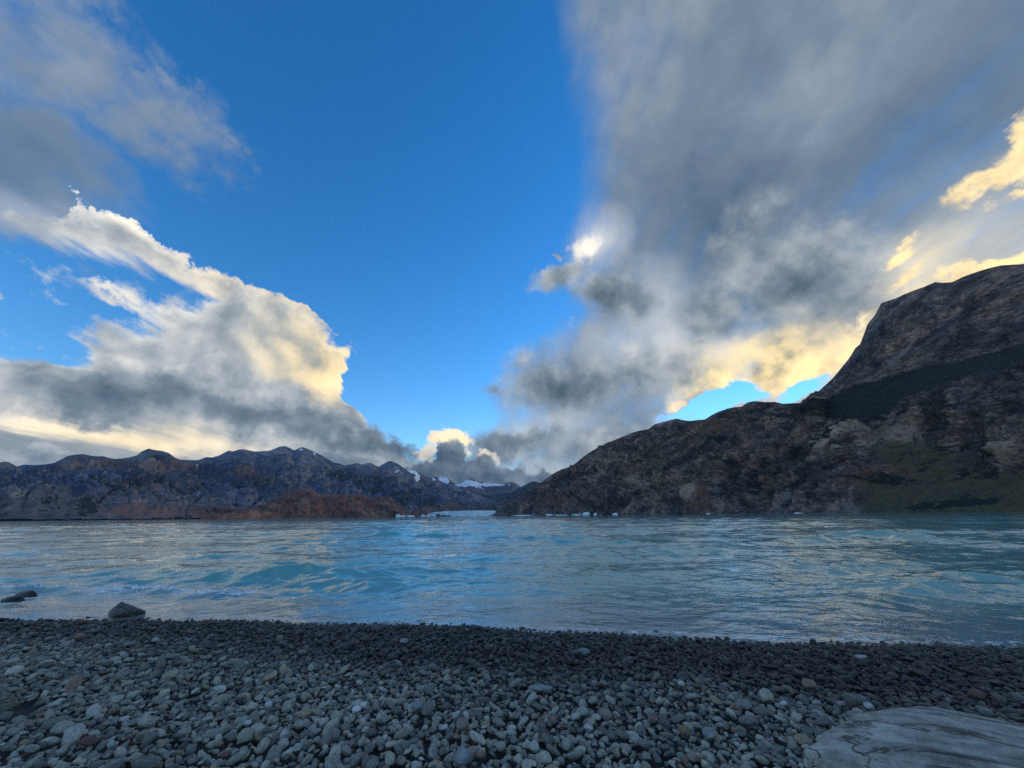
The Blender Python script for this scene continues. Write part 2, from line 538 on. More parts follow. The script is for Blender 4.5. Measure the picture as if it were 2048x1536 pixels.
def back_slope(pts, n, run, drop_to):
    """rows that carry the ground on behind the skyline and down"""
    last = pts[-1]
    out = []
    d = last[:, :2] / np.linalg.norm(last[:, :2], axis=1, keepdims=True)
    for k in range(1, n + 1):
        t = k / n
        q = last.copy()
        q[:, :2] += d * run * t
        q[:, 2] = last[:, 2] * (1 - t * t) + drop_to * t * t - last[:, 2] * 0.03 * math.sin(math.pi * t)
        out.append(q)
    return np.concatenate([pts, np.array(out)], 0)

def rock_material(name, tones, veg, scale, bump_dist, grass=(0.05, 0.055, 0.025), snow=False, bstr=0.8):
    m, gg, bs = new_mat(name)
    pos = gg.n('ShaderNodeNewGeometry').outputs['Position']
    a = gg.noise(pos, scale, 8, 0.62, 0.4)
    b = gg.noise(gg.map(pos, loc=(31, 7, 3), rot=(0.5, 0.3, 0.6), scale=(1.0, 1.0, 2.4)), scale * 3.4, 8, 0.65, 0.8)
    c = gg.noise(pos, scale * 0.33, 5, 0.5, 0.3)
    col = gg.ramp(gg.m('MULTIPLY_ADD', b, 0.45, gg.m('MULTIPLY', a, 0.55)), [(0.36, tones[0]), (0.46, tones[1]), (0.54, tones[2]), (0.65, tones[3])])
    col = gg.mix(gg.step(c, 0.46, 0.62), col, gg.mix(1.0, col, tones[4], 'MULTIPLY'))
    bed = attr(gg, 'bed').outputs['Fac']
    bed = gg.m('MULTIPLY_ADD', gg.m('SUBTRACT', b, 0.5), 0.5, bed)
    col = gg.mix(1.0, col, gg.ramp(bed, [(0.25, (0.42, 0.44, 0.48)), (0.5, (1.0, 1.0, 1.0)), (0.75, (1.75, 1.6, 1.48))]), 'MULTIPLY')
    red = attr(gg, 'red').outputs['Fac']
    col = gg.mix(gg.m('MULTIPLY', red, gg.step(b, 0.30, 0.60)), col, tones[5])
    pale = attr(gg, 'pale').outputs['Fac']
    col = gg.mix(gg.m('MULTIPLY', pale, gg.step(a, 0.38, 0.60)), col, tones[6])
    gm = attr(gg, 'grass').outputs['Fac']
    col = gg.mix(gg.step(gg.m('MULTIPLY', gm, gg.m('MULTIPLY_ADD', gg.m('SUBTRACT', a, 0.5), 2.4, 1.0)), 0.30, 0.70), col, gg.mix(gg.step(b, 0.40, 0.60), grass, gg.mix(1.0, grass, (0.55, 0.62, 0.70), 'MULTIPLY')))
    vm = attr(gg, 'veg').outputs['Fac']
    ve = gg.step(gg.m('ADD', vm, gg.m('MULTIPLY', gg.m('ADD', gg.m('SUBTRACT', b, 0.5), gg.m('SUBTRACT', a, 0.5)), 2.1)), 0.44, 0.60)
    col = gg.mix(ve, col, veg)
    if snow:
        sm = attr(gg, 'snow').outputs['Fac']
        sn = gg.step(gg.m('MULTIPLY', sm, gg.m('MULTIPLY_ADD', gg.m('SUBTRACT', b, 0.5), 3.2, 1.0)), 0.52, 0.60)
        col = gg.mix(sn, col, (0.78, 0.82, 0.88))
    gg.put(bs.inputs['Base Color'], col)
    bs.inputs['Roughness'].default_value = 0.85
    bs.inputs['Specular IOR Level'].default_value = 0.25
    bump(gg, bs, gg.m('MULTIPLY_ADD', b, 0.6, a), bstr, bump_dist)
    return m

def strata(p, size, seed, dip=(0.35, 0.25, 1.0), octaves=6, gain=0.55):
    """crags: ridged noise in beds that dip to one side"""
    q = p / size
    w = np.stack([fbm(q * 0.7 + 5, 3, seed=seed + 3), fbm(q * 0.7 + 17, 3, seed=seed + 5), fbm(q * 0.7 + 29, 3, seed=seed + 7)], -1)
    q = q + w * 0.7
    bed = q @ np.array(dip)
    q2 = np.stack([q[:, 0] * 0.6, q[:, 1] * 0.6, bed * 1.4], -1)
    return fbm(q2, octaves, gain, seed=seed, ridged=True)

def ledges(p, size, seed, dip, warp_amt=0.9):
    """beds of rock that stick out at the bottom and lean back towards the top, broken up along their length"""
    q = p / size
    w = fbm(q * 0.55 + 3, 4, 0.55, seed=seed)
    b = q @ np.array(dip) + w * warp_amt * 1.6
    t = b - np.floor(b)
    h = smooth01(t, 0.0, 0.10) * (1.0 - t)
    n = fbm(q * 0.8 + 40, 3, seed=seed + 9)
    return h * smooth01(n, -0.35, 0.35)

def facets(p, size, seed, tilt=0.9, stretch=(1.0, 1.0, 1.5), warp_amt=0.25):
    """angular crags: the face breaks into blocks, each tilted its own way, with clefts between them"""
    q = p / size * np.array(stretch)
    q = q + warp_amt * np.stack([fbm(q * 1.3 + 7 * k, 3, seed=seed + k) for k in range(3)], -1)
    ci = np.floor(q).astype(np.int64)
    d1 = np.full(len(q), 9.0); d2 = np.full(len(q), 9.0); h = np.zeros(len(q))
    def rnd(i, s):
        v = (i[:, 0] * 73856093 ^ i[:, 1] * 19349663 ^ i[:, 2] * 83492791 ^ (seed * 7919 + s * 104729)) & 0xffffffff
        v = ((v ^ (v >> 15)) * 2246822519) & 0xffffffff
        v = ((v ^ (v >> 13)) * 3266489917) & 0xffffffff
        return ((v >> 8) & 0xffff) / 65535.0
    for a in (-1, 0, 1):
        for b in (-1, 0, 1):
            for c in (-1, 0, 1):
                i = ci + np.array([a, b, c])
                off = q - (i + np.stack([rnd(i, 1), rnd(i, 2), rnd(i, 3)], -1))
                d = (off * off).sum(1)
                near = d < d1
                n = np.stack([rnd(i, 4), rnd(i, 5), rnd(i, 6)], -1) - 0.5
                hh = (off * n).sum(1) * 2 * tilt + (rnd(i, 7) - 0.5) * 0.6
                d2 = np.where(near, d1, np.minimum(d2, d))
                h = np.where(near, hh, h)
                d1 = np.where(near, d, d1)
    cleft = 1 - smooth01(np.sqrt(d2) - np.sqrt(d1), 0.0, 0.10)
    return h - 0.35 * cleft

# ---- mountain on the right
skyline_r = [(930, 1036), (966, 1034), (985, 1027), (1005, 1015), (1020, 1006), (1035, 996), (1050, 985), (1062, 975), (1080, 966), (1095, 955), (1110, 945),
             (1125, 938), (1140, 934), (1152, 926), (1165, 915), (1180, 904), (1200, 893), (1215, 885), (1240, 876), (1258, 868), (1275, 862), (1297, 858), (1310, 848),
             (1330, 843), (1352, 837), (1365, 840), (1378, 842), (1395, 840), (1410, 839), (1420, 832), (1435, 824), (1455, 817), (1470, 814),
             (1483, 813), (1497, 804), (1510, 802), (1530, 804), (1550, 804), (1565, 807), (1600, 806), (1608, 799), (1640, 780), (1665, 757),
             (1675, 745), (1697, 718), (1710, 697), (1720, 688), (1728, 668), (1735, 648), (1750, 630), (1762, 607), (1772, 603), (1790, 597),
             (1810, 588), (1830, 580), (1850, 573), (1870, 564), (1885, 566), (1905, 564), (1925, 554), (1950, 545), (1975, 537), (2000, 531),
             (2030, 529), (2060, 527), (2200, 518), (2600, 520)]
xs = np.array([930, 1000, 1100, 1250, 1400, 1600, 1760, 1900, 2048, 2200, 2600], float)
SKY_R = np.array(skyline_r, float)
dense = np.unique(np.concatenate([np.linspace(930, 2600, 420), SKY_R[:, 0]]))
def along(ys):
    return np.interp(dense, xs, ys)
sky_y = np.interp(dense, SKY_R[:, 0], SKY_R[:, 1])
sky_y = sky_y + 1.6 * fbm(np.stack([dense / 9.0, np.zeros(len(dense)), np.full(len(dense), 2.2)], -1), 4, 0.6, seed=17) * smooth01(dense, 1000, 1100)
d0 = along([4500, 3900, 3200, 2500, 2000, 1600, 1400, 1250, 1150, 1080, 1000])
y0 = np.interp(dense, [930, 966, 2600], [1036.5, 1035, 1017])
y1 = np.minimum(along([1036, 1029, 1012, 992, 985, 985, 970, 962, 958, 956, 955]), y0 - 1)
y2 = along([1036, 1024, 985, 945, 925, 915, 905, 893, 880, 870, 860])
lip = np.interp(dense, [930, 1600, 1640, 1700, 1780, 1830, 1900, 1960, 2048, 2600], [0, 0, 830, 838, 832, 792, 770, 750, 732, 700])
shelf = np.interp(dense, [930, 1600, 1640, 1690, 1790, 1850, 1960, 2048, 2600], [0, 0, 812, 776, 757, 737, 712, 690, 650])
far = smooth01(dense, 1590, 1700)
span = y2 - sky_y
lip = np.where(dense < 1600, sky_y + 0.28 * span, lip)
shelf = np.where(dense < 1600, sky_y + 0.10 * span, np.maximum(shelf, sky_y + 3))
lip = np.maximum(lip, shelf + 2)
y2 = np.maximum(y2, lip + 2); y1 = np.maximum(y1, y2 + 1)
C = [(y0, d0), (y1, d0 * 1.10), (y2, d0 * 1.22), (lip, d0 * (1.36 + 0.02 * far)), (shelf, d0 * (1.44 + 0.12 * far)), (sky_y, d0 * (1.50 + 0.55 * far))]
cont = [list(zip(dense, c[0], c[1])) for c in C]
NCR = 800
P3, par = loft(cont, 930, 2450, NCR, (40, 66, 80, 44, 120))
P3[0, :, 2] = -3.0
nr0 = P3.shape[0]
N3 = normals(P3)
flat = P3.reshape(-1, 3)
vx, vy = project(flat)
parf = par.reshape(-1)
scale_d = np.repeat(np.interp(np.linspace(930, 2450, NCR), dense, d0)[None, :], nr0, 0).reshape(-1) / 1600.0
edge = 1 - smooth01(parf, 4.5, 5.0)
foot = smooth01(parf, 0.0, 0.6)
grassy = smooth01(vx, 1690, 1770) * (1 - smooth01(parf, 0.9, 1.25)) + 0.6 * patch(vx, vy, 1860, 925, 150, 42, 12)
shelf_m = smooth01(parf, 2.9, 3.1) * (1 - smooth01(parf, 3.9, 4.1)) * smooth01(vx, 1590, 1650)
calm = (1 - 0.93 * np.clip(grassy, 0, 1)) * (1 - 0.75 * shelf_m) * edge * (0.12 + 0.88 * foot) * smooth01(vx, 965, 1060)
amp = np.where(parf < 3.0, 1.0, 0.8) * np.clip(scale_d, 0.7, 1.7)
big = strata(flat / np.array([1, 1, 1.0]), 330.0, 3, dip=(0.55, -0.1, 1.0))
med = strata(flat, 95.0, 21, dip=(0.75, -0.1, 1.0), octaves=5)
gul = fbm(np.stack([flat[:, 0] / 90, flat[:, 1] / 90, flat[:, 2] / 420], -1), 4, 0.5, seed=51, ridged=True)
DIP = (-0.30, 0.25, 1.0)
led = ledges(flat, 150.0, 61, DIP) * 58 + ledges(flat, 62.0, 71, (-0.36, 0.30, 1.0)) * 32 + ledges(flat, 27.0, 81, (-0.25, 0.2, 1.0), 1.2) * 14
sml = fbm(flat / 26.0, 4, 0.6, seed=91, ridged=True) * 4.0
fac = facets(flat, 150.0, 401) * 34 + facets(flat, 58.0, 431) * 15 + facets(flat, 24.0, 461) * 6
hill = smooth01(parf, 1.2, 2.8) * (1 - smooth01(vx, 1560, 1640)) + smooth01(parf, 3.8, 4.4) * smooth01(vx, 1560, 1640)
disp = (big * 36 + med * 10 + gul * 14 * (parf < 3.2) + (led - 40) * 0.8 + sml + fac - 34 * hill) * amp * calm
P3 = (flat + N3.reshape(-1, 3) * (-1.0 if N3[nr0 // 2, 420, 1] > 0 else 1.0) * disp[:, None] * np.array([1, 1, 0.75]))
P3 = P3.reshape(nr0, NCR, 3)
P3 = back_slope(P3, 10, 900.0, -6.0)
nb = P3.shape[0] - nr0
rock_r = rock_material('brown_crag_rock',
    [(0.008, 0.008, 0.010), (0.050, 0.040, 0.036), (0.140, 0.106, 0.088), (0.31, 0.245, 0.20), (0.62, 0.74, 0.90), (0.17, 0.085, 0.052), (0.34, 0.275, 0.22)],
    (0.010, 0.014, 0.011), 0.012, 9.0, grass=(0.080, 0.070, 0.032), bstr=0.7)
mt = mesh_object('rocky_mountain', P3.reshape(-1, 3), grid_faces(P3.shape[0], NCR), rock_r)
def pad(a, n=nb, nc=NCR):
    return np.concatenate([a, np.tile(a[-nc:], n)])
slope_up = np.abs(normals(P3)[:nr0, :, 2]).reshape(-1)
veg = 0.80 * shelf_m
veg += 0.50 * smooth01(slope_up, 0.55, 0.85) * (parf > 1.0) * (parf < 4.0)
for (cx, cy, a, b, an, w) in [(1525, 955, 24, 46, 25, .62), (1475, 950, 20, 30, 0, .6), (1500, 990, 70, 20, -10, .5), (1905, 1008, 120, 10, -4, .75), (1985, 925, 40, 50, 40, .6), (1950, 890, 30, 90, 25, .5),
                              (1650, 880, 140, 18, -32, .55), (1590, 930, 70, 18, -32, .55), (1890, 840, 26, 80, 14, .6), (1330, 950, 20, 8, 0, .6), (1700, 835, 90, 20, 5, .8),
                              (1640, 815, 60, 14, -8, .7), (1560, 830, 90, 7, 6, .6), (1440, 875, 22, 10, 0, .7), (1250, 1010, 60, 10, -30, .5), (1780, 965, 110, 8, 0, .7), (1250, 900, 40, 5, -15, .5),
                              (1120, 960, 40, 6, -35, .5), (1170, 1010, 60, 5, 20, .5)]:
    veg = np.maximum(veg, w * patch(vx, vy, cx, cy, a, b, an))
red = 0.5 * patch(vx, vy, 1130, 1010, 60, 16, 0) + 0.9 * patch(vx, vy, 1405, 1005, 32, 26, 0) + 0.5 * patch(vx, vy, 1420, 850, 60, 14, 0) + .5 * patch(vx, vy, 1780, 960, 120, 40, 0) + 0.8 * patch(vx, vy, 1540, 970, 12, 22, 0)
pale = 0.8 * patch(vx, vy, 1660, 890, 46, 22, 0) + 0.7 * patch(vx, vy, 1300, 970, 60, 18, -25) + 0.7 * patch(vx, vy, 1395, 1000, 20, 16, 0) + .7 * patch(vx, vy, 1250, 915, 24, 8, 0) + .5 * patch(vx, vy, 1200, 930, 40, 30, -60) + .6 * patch(vx, vy, 2010, 920, 40, 26, -30) + .5 * patch(vx, vy, 1760, 870, 110, 40, 10)
attribute(mt, 'veg', pad(veg)); attribute(mt, 'red', pad(np.clip(red, 0, 1))); attribute(mt, 'pale', pad(np.clip(pale, 0, 1)))
def bedding(p, size, dip, seed):
    q_ = (p @ np.array(dip)) / size + 1.3 * fbm(p / (size * 5), 4, 0.55, seed=seed)
    return 0.5 + 0.75 * fbm(np.stack([q_, fbm(p / (size * 7), 2, seed=seed + 5) * 0.8, np.full(len(p), seed)], -1), 4, 0.6, seed=seed)
attribute(mt, 'bed', pad(bedding(flat, 95.0, (-0.42, 0.35, 1.0), 301)))
attribute(mt, 'grass', pad(np.clip(grassy, 0, 1)))
tag(mt, kind='structure')

# ---- the range across the lake on the left
skyline_l = [(-500, 960), (-200, 950), (-60, 942), (0, 938), (35, 933), (40, 931), (50, 929), (60, 930), (75, 930), (95, 928), (110, 925), (122, 919), (135, 912), (150, 909), (165, 908), (180, 911),
             (195, 913), (206, 912), (215, 915), (230, 918), (245, 917), (262, 914), (275, 910), (283, 903), (297, 897), (310, 900), (325, 902), (338, 906), (350, 915),
             (360, 919), (375, 920), (392, 920), (400, 919), (412, 914), (425, 915), (440, 910), (450, 905), (458, 901), (465, 903), (478, 899), (486, 898), (495, 900),
             (510, 903), (525, 902), (540, 901), (550, 897), (560, 893), (570, 892), (580, 896), (588, 901), (596, 897), (604, 894), (613, 897), (625, 902), (640, 909),
             (655, 918), (668, 925), (680, 927), (690, 931), (705, 928), (715, 926), (725, 929), (735, 926), (741, 925), (748, 929), (757, 934), (765, 929), (775, 923),
             (782, 922), (790, 925), (800, 930), (810, 938), (822, 940), (835, 944), (850, 951), (870, 957), (890, 966), (910, 974), (940, 984), (980, 998), (1010, 1014), (1040, 1028)]
def range_mountain(name, skyline, base_y, dist0, dist1, px0, px1, ncol, rows, mat, disp_big, size_big, mids, masks, run, seed, warp_edge=1.0, spur_px=26.0):
    S = np.array(skyline, float)
    dn = np.unique(np.concatenate([np.linspace(px0, px1, ncol // 2), S[:, 0]]))
    dn = dn[(dn >= px0) & (dn <= px1)]
    sy = np.interp(dn, S[:, 0], S[:, 1])
    sy = sy + 1.1 * fbm(np.stack([dn / 5.0, np.zeros(len(dn)), np.full(len(dn), seed * 1.0)], -1), 3, 0.6, seed=seed)
    by = np.interp(dn, *base_y)
    a0 = np.interp(dn, *dist0); a1 = np.interp(dn, *dist1)
    cs = [(by, a0)] + [(np.maximum(by + (sy - by) * f, sy), a0 + (a1 - a0) * t) for f, t in mids] + [(sy, a1)]
    P_, pr = loft([list(zip(dn, y, d)) for y, d in cs], px0, px1, ncol, rows)
    P_[0, :, 2] = np.minimum(P_[0, :, 2], -3.0)
    nr = P_.shape[0]
    N_ = normals(P_)
    if N_[nr // 2, ncol // 2, 2] < 0:
        N_ = -N_
    fl = P_.reshape(-1, 3)
    x_, y_ = project(fl)
    pf = pr.reshape(-1) / (len(cs) - 1)
    calm_ = (1 - smooth01(pf, 0.80, 1.0) * warp_edge) * (0.1 + 0.9 * smooth01(pf, 0, 0.12))
    dsp = strata(fl, size_big, seed, dip=(0.5, 0.1, 1.0)) * disp_big + fbm(np.stack([fl[:, 0] / (size_big * .3), fl[:, 1] / (size_big * .3), fl[:, 2] / (size_big * .9)], -1), 5, 0.55, seed=seed + 40, ridged=True) * disp_big * 0.45
    colx = np.tile(np.linspace(px0, px1, ncol), nr)
    wv_ = fbm(np.stack([colx / 90, pf * 1.5, np.full(len(pf), seed)], -1), 3, seed=seed + 61)
    spur = fbm(np.stack([colx / spur_px + wv_ * 1.6, pf * 0.9, np.full(len(pf), seed + .5)], -1), 5, 0.55, seed=seed + 71, ridged=True)
    dsp += facets(fl, size_big * .45, seed + 300) * disp_big * 0.55 + facets(fl, size_big * .16, seed + 330) * disp_big * 0.20
    dsp += (spur - 0.55) * disp_big * 1.1 * smooth01(pf, 0.05, 0.45)
    dsp -= smooth01(pf, 0.35, 0.75) * disp_big * 0.85          # gullies are cut into the upper slopes, the crest stands proud
    P_ = (fl + N_.reshape(-1, 3) * (dsp * calm_)[:, None]).reshape(nr, ncol, 3)
    P_ = back_slope(P_, 6, run, -8.0)
    o = mesh_object(name, P_.reshape(-1, 3), grid_faces(P_.shape[0], ncol), mat)
    up = np.abs(normals(P_)[:nr, :, 2]).reshape(-1)
    q_ = (fl @ np.array((0.42, 0.1, 1.0))) / (size_big * .28) + 1.4 * fbm(fl / size_big, 4, 0.55, seed=seed + 90)
    bd = 0.5 + 0.8 * fbm(np.stack([q_, fbm(fl / (size_big * 1.5), 2, seed=seed + 95), np.full(len(fl), seed)], -1), 4, 0.6, seed=seed + 97)
    attribute(o, 'bed', np.concatenate([bd, np.tile(bd[-ncol:], P_.shape[0] - nr)]))
    for key in ('veg', 'red', 'pale', 'grass', 'snow'):
        v_ = np.zeros(nr * ncol)
        for (cx, cy, a, b, an, w) in masks.get(key, []):
            v_ = np.maximum(v_, w * patch(x_, y_, cx, cy, a, b, an))
        if key == 'veg' and 'veg_flat' in masks:
            v_ = np.maximum(v_, masks['veg_flat'] * smooth01(up, 0.5, 0.9) * (pf < 0.7))
        attribute(o, key, np.concatenate([v_, np.tile(v_[-ncol:], P_.shape[0] - nr)]))
    return tag(o, kind='structure')

rock_l = rock_material('hazed_range_rock',
    [(0.026, 0.038, 0.060), (0.075, 0.088, 0.122), (0.140, 0.142, 0.168), (0.29, 0.265, 0.27), (0.66, 0.80, 1.10), (0.20, 0.095, 0.060), (0.30, 0.24, 0.19)],  # rock tones made bluer and lighter: distance haze put into the colour
    (0.018, 0.026, 0.028), 0.0032, 45.0, snow=True, bstr=1.0)
range_mountain('lakeside_range', skyline_l, ([-500, 1040], [1047, 1031]), ([-500, 100, 500, 800, 1040], [3400, 4200, 5200, 6400, 8500]), ([-500, 100, 500, 800, 1040], [6000, 6500, 7600, 9500, 11000]),
    -420, 1035, 620, (24, 34, 44, 40), rock_l, 150.0, 700.0, [(0.22, 0.16), (0.45, 0.42), (0.72, 0.72)],
    {'veg_flat': 0.5, 'veg': [(250, 1000, 300, 26, -14, .42), (440, 985, 120, 34, 0, .40), (760, 985, 160, 30, 20, .6)],
     'red': [(280, 935, 120, 14, 6, .7), (370, 932, 40, 12, 10, .8), (270, 1000, 90, 22, -10, .75), (500, 965, 44, 26, 20, .7), (190, 940, 60, 10, 0, .5), (330, 1035, 140, 6, 0, .7), (110, 960, 60, 14, -20, .4)],
     'pale': [(285, 938, 60, 9, -8, .6), (340, 1005, 16, 14, 0, .6), (400, 925, 40, 6, 0, .4)],
     'snow': [(602, 900, 5, 3.2, 20, .8), (629, 907, 4, 3, 30, .7), (484, 919, 3.5, 2.6, 0, .8), (392, 938, 3.5, 2.6, 0, .7), (824, 942, 17, 5, 28, 1.0), (791, 947, 4, 3.5, 0, .9), (835, 955, 7, 8, -30, .8), (868, 957, 5, 5, 0, .7), (394, 921, 4, 2, 0, .5)]},
    2500.0, 77)

# ---- the far snow-streaked peaks at the head of the valley, the dark spur in front of them and the pink peak far left
rock_f = rock_material('far_peak_rock',
    [(0.030, 0.036, 0.046), (0.065, 0.068, 0.078), (0.09, 0.09, 0.10), (0.15, 0.15, 0.15), (0.8, 0.85, 1.0), (0.15, 0.09, 0.07), (0.22, 0.2, 0.18)],
    (0.020, 0.028, 0.030), 0.0022, 40.0, snow=True)
range_mountain('snowy_peaks', [(780, 985), (820, 965), (855, 955), (870, 953), (880, 955), (893, 955), (898, 958), (905, 963), (915, 969), (925, 966), (932, 960), (940, 956), (944, 958), (948, 960), (960, 964),
    (975, 966), (990, 967), (1005, 969), (1015, 965), (1023, 964), (1030, 966), (1042, 974), (1060, 985), (1100, 1005)], ([780, 1100], [1028, 1026]), ([780, 1100], [10500, 10500]), ([780, 1100], [14500, 14500]),
    780, 1100, 200, (14, 22, 26), rock_f, 150.0, 1100.0, [(0.3, 0.3), (0.65, 0.65)],
    {'snow': [(888, 962, 12, 10, 40, .95), (880, 957, 5, 4, 0, .7), (928, 968, 22, 8, -20, .85), (950, 970, 16, 9, 10, .85), (982, 969, 26, 5, 0, .8), (1000, 971, 14, 4, 0, .75), (960, 978, 16, 4, 20, .5), (1018, 972, 4, 3, 0, .6), (915, 972, 8, 5, 0, .9)], 'veg': [(940, 1005, 200, 16, 0, .6)]}, 3000.0, 131)
range_mountain('valley_spur', [(930, 1024), (980, 1005), (1005, 994), (1020, 985), (1035, 977), (1045, 973), (1055, 967), (1063, 963), (1072, 963), (1082, 966), (1100, 970), (1160, 990)], ([930, 1160], [1030, 1028]), ([930, 1160], [6800, 6200]),
    ([930, 1160], [9000, 8200]), 930, 1160, 120, (14, 18), rock_f, 90.0, 800.0, [(0.5, 0.5)], {'veg': [(1050, 985, 90, 40, 0, .7)]}, 1800.0, 171)
range_mountain('pink_far_peak', [(-300, 960), (-120, 930), (-30, 921), (0, 925), (8, 923), (17, 924), (25, 928), (35, 933), (60, 945), (110, 965)], ([-300, 110], [1045, 1040]), ([-300, 110], [9500, 9500]),
    ([-300, 110], [12500, 12500]), -300, 110, 120, (10, 16), rock_f, 90.0, 900.0, [(0.5, 0.5)], {'red': [(0, 940, 120, 60, 0, 1.0)], 'snow': [(2, 930, 3, 2.5, 0, .8)]}, 2500.0, 191)

# ---- red-brown knolls at the water's edge left of the glacier
rock_k = rock_material('red_knoll_rock',
    [(0.040, 0.028, 0.026), (0.105, 0.062, 0.050), (0.150, 0.088, 0.068), (0.22, 0.15, 0.115), (0.80, 0.85, 0.95), (0.19, 0.075, 0.048), (0.34, 0.27, 0.18)],
    (0.030, 0.030, 0.022), 0.006, 18.0)
range_mountain('red_rock_knolls', [(400, 1036), (430, 1034), (470, 1028), (500, 1021), (520, 1014), (540, 1003), (560, 992), (575, 984), (590, 979), (605, 977), (620, 978), (632, 984), (642, 990), (660, 989), (680, 987), (700, 989), (712, 987),
    (725, 988), (735, 993), (745, 994), (760, 991), (775, 992), (785, 998), (798, 1008), (808, 1020), (816, 1030), (830, 1038), (900, 1040)], ([400, 830, 900], [1038, 1039, 1041]), ([400, 900], [3000, 4600]), ([400, 900], [3500, 5100]),
    400, 900, 300, (16, 24, 20), rock_k, 42.0, 260.0, [(0.35, 0.25), (0.75, 0.6)],
    {'red': [(670, 1010, 110, 22, 0, .8), (600, 990, 60, 16, 0, .6), (560, 1020, 60, 14, 0, .4)], 'pale': [(768, 1008, 5, 16, -25, 1.0), (775, 995, 14, 5, 20, .6), (545, 1018, 30, 10, -20, .5), (640, 1030, 5, 8, 20, .5), (600, 1010, 12, 9, 0, .5), (710, 1003, 22, 4, 35, .5)],
     'veg': [(520, 1030, 60, 5, 0, .4), (585, 1008, 22, 8, 20, .5)]}, 700.0, 211)
range_mountain('valley_floor_hills', [(780, 1024), (800, 1006), (815, 1001), (835, 999), (850, 1001), (862, 1004), (880, 1002), (900, 1003), (920, 1008), (940, 1015), (970, 1012), (985, 1006), (1010, 998), (1040, 1000), (1080, 1010)], ([780, 1080], [1031, 1029]),
    ([780, 1080], [6600, 6600]), ([780, 1080], [7600, 7600]), 780, 1080, 200, (12, 18), rock_k, 40.0, 300.0, [(0.5, 0.4)], {'veg': [(980, 1010, 90, 20, 0, .5)]}, 900.0, 241)
# ------------------------------------------------------------------ beach and lake
SHORE_PX = [(-500, 1238), (0, 1233), (250, 1235), (500, 1240), (750, 1248), (1024, 1256), (1250, 1267), (1500, 1280), (1750, 1288), (2048, 1292), (2500, 1296)]
_sp = np.array([on_plane(x, y, 0.0) for x, y in SHORE_PX])
def shore_y(x):
    x = np.asarray(x, float)
    lo = _sp[0, 1] + (x - _sp[0, 0]) * (_sp[1, 1] - _sp[0, 1]) / (_sp[1, 0] - _sp[0, 0])
    y = np.interp(x, _sp[:, 0], _sp[:, 1])
    y = np.where(x < _sp[0, 0], lo, y)
    w = np.stack([x.ravel() * 0.55, np.zeros(x.size), np.zeros(x.size)], -1)
    return y + (0.22 * fbm(w, 4, 0.55, seed=77)).reshape(x.shape)
SLOPE = 0.088
def beach_z(x, y):
    d = shore_y(x) - y                       # metres inland of the waterline
    z = np.where(d > 0, d * SLOPE + 0.012 * d * d * np.exp(-d / 3.0), d * 0.16)
    return z + 0.018 * perlin(np.stack([np.asarray(x) * 0.8, np.asarray(y) * 0.8, np.zeros_like(x)], -1).reshape(-1, 3), 5).reshape(np.shape(x))

def build_beach():
    gx = np.concatenate([np.linspace(-90, -14, 20, endpoint=False), np.linspace(-14, 12, 180), np.linspace(12, 60, 20)[1:]])
    gy = np.concatenate([np.linspace(-30, 0, 16, endpoint=False), np.linspace(0, 14, 120), np.linspace(14, 40, 20)[1:]])
    X, Y = np.meshgrid(gx, gy)
    Z = np.maximum(beach_z(X, Y) - 0.035, -3.0)
    m, gg, bs = new_mat('gap_shaded_gravel')
    pos = gg.n('ShaderNodeNewGeometry').outputs['Position']
    n1 = gg.noise(pos, 60, 4, 0.6)
    v = gg.n('ShaderNodeTexVoronoi'); v.inputs['Scale'].default_value = 38
    gg.put(v.inputs['Vector'], pos)
    gg.put(bs.inputs['Base Color'], gg.ramp(n1, [(0.3, (0.010, 0.011, 0.011)), (0.7, (0.035, 0.037, 0.036))]))  # gravel near black: its colour deepens the shade in gaps between stones
    bs.inputs['Roughness'].default_value = 0.8
    bump(gg, bs, gg.m('MULTIPLY', v.outputs['Distance'], -1.0), 1.0, 0.02)
    o = mesh_object('beach', np.stack([X, Y, Z], -1).reshape(-1, 3), grid_faces(len(gy), len(gx)), m)
    return tag(o, kind='structure')

def wave_height(x, y, spacing, seed=4):
    """wind chop running in to the shore: many crossing wave trains, finer ones left out where the mesh is too coarse"""
    rng = np.random.default_rng(seed)
    z = np.zeros_like(x); ox = np.zeros_like(x); oy = np.zeros_like(x)
    xy = np.stack([x.ravel() / 16, y.ravel() / 13, np.zeros(x.size)], -1)
    group = 0.40 + 1.25 * smooth01(fbm(xy, 3, seed=9).reshape(x.shape), -0.10, 0.40)
    for k in range(64):
        t = k / 63.0
        L = 6.5 * (0.26 / 6.5) ** t
        main = rad(262 + rng.normal(0, 14 + 42 * t))
        kx, ky = math.cos(main) * 2 * math.pi / L, math.sin(main) * 2 * math.pi / L
        A = (0.0072 if L > 1.6 else 0.0074) * L ** 0.94 * (0.6 + 0.8 * rng.random()) * (0.72 if L > 4.5 else 1.0)
        ph = rng.random() * 6.283
        fade = smooth01(L / spacing, 2.2, 4.5)
        a = A * fade * group
        th = kx * x + ky * y + ph
        z += a * np.sin(th)
        q = 0.85 * a
        ox -= q * math.cos(main) * np.cos(th) * -1
        oy -= q * math.sin(main) * np.cos(th) * -1
    return z, ox, oy

